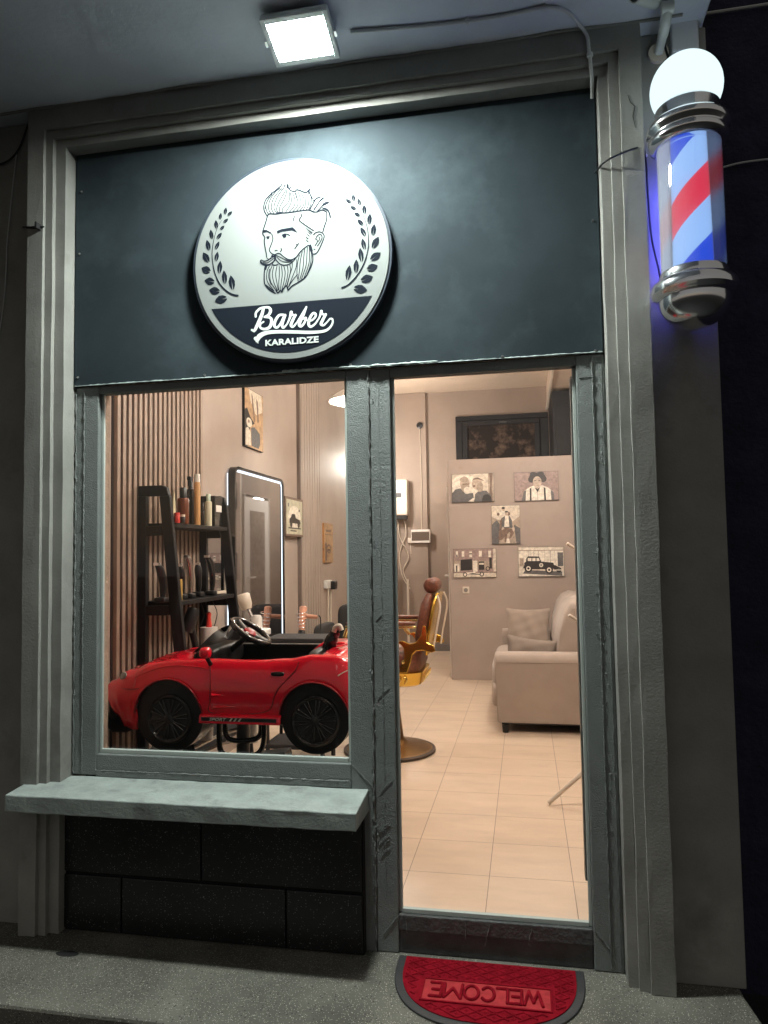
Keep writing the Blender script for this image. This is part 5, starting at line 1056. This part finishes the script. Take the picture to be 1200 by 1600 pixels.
obj('backrest', MB().ring_loft([[(.40+(x-.40)*s_, y, .65+(z-.65)*s_) for x, z in bp_] for y, s_ in ((2.985, .82), (2.992, .94), (3.02, 1), (3.70, 1), (3.715, .985), (3.73, 1), (4.44, 1), (4.47, .94))]), M_FABRIC, so_, smooth=50)
obj('frame', MB().box(-.20, .56, 2.84, 4.62, .06, .12), M_BLACK, so_)
b = MB().tube([(-.226, 2.797, .512), (.1, 2.794, .514), (.56, 2.797, .512)], .0032, 6)
c = MB().tube(smoothpath([(-.226, 2.80, .09), (-.228, 2.799, .30), (-.240, 2.797, .50), (-.238, 2.81, .552), (-.236, 2.84, .572), (-.236, 2.94, .572)], 5), .0030, 6); b.add(c.v, c.f)
obj('piping', b, M_PILLOW, so_, smooth=60)
for x in (-.175, .53):
    for y in (2.84, 4.60): obj('foot', MB().lathe([(.001, 0), (.022, 0), (.026, .0595), (.001, .0595)], (x, y, .0005), n=16), M_BLACK, so_, smooth=40)
def pillow(name, label, c, w_, h_, t_, M, m):
    b = MB(); n = 22; vs = []
    for sd in (1, -1):
        for j in range(n+1):
            for i in range(n+1):
                u, v = i/n*2-1, j/n*2-1
                pin = 1-.10*(1-u*u)*(abs(v)**3)-.0; pin2 = 1-.10*(1-v*v)*(abs(u)**3)
                th = t_*((1-u**4)*(1-v**4))**.55*(1+.07*math.sin(9*u+4*v)+.05*math.sin(13*v-5*u))
                vs.append(Vector((u*w_/2*pin2, sd*th/2, v*h_/2*pin)))
    N = (n+1)**2
    for s_ in (0, 1):
        for j in range(n):
            for i in range(n):
                q = (s_*N+j*(n+1)+i, s_*N+j*(n+1)+i+1, s_*N+(j+1)*(n+1)+i+1, s_*N+(j+1)*(n+1)+i); b.f.append(q if s_ == 0 else tuple(reversed(q)))
    b.v = [tuple(c+M @ v) for v in vs]
    return tag(obj(name, b, m, smooth=70), label, 'cushion')
Rz = lambda a: Matrix.Rotation(math.radians(a), 3, 'Z'); Rx = lambda a: Matrix.Rotation(math.radians(a), 3, 'X'); Ry = lambda a: Matrix.Rotation(math.radians(a), 3, 'Y')
pc_ = at_y(826, 980, 4.3)
pillow('cushion', 'square taupe cushion standing against the far arm of the sofa', Vector((pc_.x, 4.33, pc_.z-.02)), .42, .40, .13, Rx(-12), M_PILLOW)
pc_ = at_y(829, 1008, 3.07)
pillow('cushion', 'dark taupe cushion slumped behind the near arm of the sofa', Vector((pc_.x, 3.09, pc_.z-.12)), .40, .36, .13, Ry(7) @ Rx(-14), mat('taupe_pillow_dark', (.22, .18, .15), .9, bump=.3, bscale=420))

# ================================================================== COAT STAND
cs = thing('coat_stand', 'thin white coat stand half hidden by the right door jamb', 'coat stand', (.36, 1.32, 0))
obj('pole', MB().tube([(.36, 1.32, .20), (.36, 1.32, 1.62)], .012, 10), M_CREAMP, cs, smooth=60)
for p in ((.085, 1.30), (.52, 1.12), (.50, 1.52)): obj('leg', MB().tube([(p[0], p[1], .012), (.36+(p[0]-.36)*.08, 1.32+(p[1]-1.32)*.08, .235)], .0115, 10), M_CREAMP, cs, smooth=60)
for px0, py0 in ((886, 849), (889, 961)):
    q = at_y(px0, py0, 1.28); obj('hook', MB().tube([q, (.36, 1.32, q.z-.10)], .0085, 8), M_CREAMP, cs, smooth=60)

# ================================================================== THINGS ON THE BACK WALL
yb = YB-.062
q0, q1 = at_y(598, 752, yb), at_y(640, 806, yb)
hb_ = thing('water_heater', 'white wall mounted heater box beside the door mullion on the back wall', 'heater', (q1.x-.15, yb, q1.z))
obj('casing', MB().box(q0.x, q1.x, yb-.18, yb-.001, q1.z, q0.z), M_CREAMP, hb_, bevel=.02)
obj('badge', MB().box(q1.x-.19, q1.x-.08, yb-.183, yb-.1805, (q0.z+q1.z)/2+.0, (q0.z+q1.z)/2+.06), M_BLACK, hb_)
obj('base_tray', MB().box(q0.x+.02, q1.x-.02, yb-.16, yb-.02, q1.z-.05, q1.z-.001), M_BLACK, hb_)
obj('hose', MB().tube(smoothpath([(q1.x-.16, yb-.06, q1.z-.05), (q1.x-.13, yb-.05, q1.z-.3), (q1.x-.02, yb-.03, q1.z-.55), (q1.x-.10, yb-.02, q1.z-.75), (q1.x-.02, yb-.02, q1.z-.95)], 6), .008, 6)
    .tube(smoothpath([(q1.x-.07, yb-.06, q1.z-.05), (q1.x-.05, yb-.04, q1.z-.25), (q1.x-.14, yb-.02, q1.z-.5), (q1.x-.12, yb-.02, q1.z-.8), (q1.x-.01, yb-.02, q1.z-1.0)], 6), .008, 6), M_CREAMP, hb_, smooth=60)
q = at_y(656, 665, yb)
ws = thing('wall_rose', 'small round black cable rose high on the back wall', 'socket', tuple(q))
obj('plate', MB().lathe([(.001, 0), (.04, 0), (.045, .02), (.02, .03), (.001, .03)], (q.x, yb, q.z), (0, -1, 0), 20), M_BLACK, ws, smooth=40)
q2 = at_y(659, 828, yb)
obj('drop_cable', MB().tube([(q.x, yb-.01, q.z-.05), (q.x+.01, yb-.01, (q.z+q2.z)/2), (q2.x, yb-.01, q2.z+.01)], .0055, 6), M_CREAMP, ws, smooth=60)
q0, q1 = at_y(643, 828, yb), at_y(673, 848, yb)
eb = thing('electric_box', 'small white electrical box with dark face low on the drop cable', 'box', (q0.x, yb, q1.z))
obj('casing', MB().box(q0.x, q1.x, yb-.06, yb-.001, q1.z, q0.z), M_WHITEP, eb, bevel=.006)
obj('face', MB().box(q0.x+.01, q1.x-.01, yb-.063, yb-.0605, q1.z+.03, q0.z-.03), mat('dim_face', (.10, .07, .05), .5), eb)
obj('side_socket', MB().box(q0.x-.05, q0.x-.001, yb-.04, yb-.001, q1.z, q1.z+.07), M_CREAMP, eb, bevel=.005)
obj('drop_lead', MB().tube([(q0.x-.02, yb-.01, q1.z), (q0.x-.01, yb-.01, q1.z-.15)], .005, 6), M_CREAMP, eb)
q = at_y(637, 905, yb-.12)
tag(obj('white_pole', MB().tube([(q.x, yb-.12, .001), (q.x, yb-.12, q.z)], .016, 8), M_CREAMP, smooth=60), 'white broom pole standing at the back wall behind the barber chair', 'pole')
q = at_y(618, 880, yb-.2)
tag(obj('wooden_batten', MB().box(q.x-.03, q.x+.03, yb-.22, yb-.19, .001, q.z+.05), M_WOOD, bevel=.004), 'orange wooden batten standing at the back wall by the mullion', 'batten')
q = at_y(728, 922, 5.03)
ps = thing('wall_socket', 'small white socket low on the partition under the street photo', 'socket', (q.x, 5.03, q.z))
obj('plate', MB().box(q.x-.035, q.x+.035, 5.018, 5.0295, q.z-.035, q.z+.035), M_CREAMP, ps, bevel=.004)
obj('inset', MB().lathe([(.001, 0), (.022, 0), (.022, .002), (.001, .002)], (q.x, 5.0178, q.z), (0, -1, 0), 16), mat('socket_grey', (.2, .18, .16), .5), ps)

# ================================================================== PENDANT AND ADDED UNSEEN LAMPS
def pendant(x, y, z, label, power, r=.235):
    t = thing('pendant_lamp', label, 'lamp', (x, y, z), 'pendant lamps')
    obj('shade', MB().lathe([(.03, .135), (.05, .125), (.10, .10), (.18, .055), (r, .012), (r+.004, .003), (r-.004, .0), (.18, .045), (.10, .09), (.03, .12)], (x, y, z), n=40), M_WHITEP, t, smooth=50)
    obj('bulb', MB().lathe([(.001, -.012), (r*.6, -.010), (r*.88, -.002), (r*.88, .004), (.001, .008)], (x, y, z), n=32), emitter('pendant_glow', (1.0, .915, .83), power*1.35), t)
    obj('flex', MB().tube([(x, y, z+.135), (x, y, ZC-.02)], .004, 6), M_CABLE, t)
    obj('ceiling_rose', MB().lathe([(.001, 0), (.05, 0), (.04, -.02), (.001, -.02)], (x, y, ZC-.001), n=16), M_WHITEP, t, smooth=40)
pendant(-1.16, 2.5, 2.44, 'bright white dome pendant seen at the top right corner of the window', 11)
def fill_lamp(x, y, z, label, power, r=.13):  # added globe lamps, all out of sight, to brighten the room
    cl = thing('fill_lamp', label, 'lamp', (x, y, z), 'added fill lamps')
    obj('stem', MB().tube([(x, y, z+r), (x, y, ZC-.001)], .010, 8), M_WHITEP, cl, smooth=50)
    obj('globe', MB().sphere((x, y, z), r, n=24, m=14), emitter('fill_lamp_glow', (1.0, .915, .83), power), cl, smooth=60)
fill_lamp(.08, 3.2, 3.02, 'added fill globe hanging over the sofa, unseen above the fascia line', 100)
fill_lamp(.10, .75, 2.85, 'added fill globe just inside the door, unseen above the fascia line', 52)
fill_lamp(-1.86, 6.2, 2.45, 'added fill globe at the back of the shop, unseen behind the mullion', 20, .11)
wl = thing('cubicle_fill_lamp', 'added fill globe on a bracket, unseen inside the cubicle behind the partition', 'lamp', (-.25, YB, 2.05))  # unseen lamp added to lift the ceiling and back wall
obj('bracket', MB().tube([(-.25, YB-.001, 2.05), (-.25, YB-.22, 2.05)], .012, 8), M_WHITEP, wl, smooth=50)
obj('globe', MB().sphere((-.25, YB-.32, 2.05), .10, n=24, m=14), emitter('cubicle_fill_glow', (1.0, .915, .83), 13), wl, smooth=60)
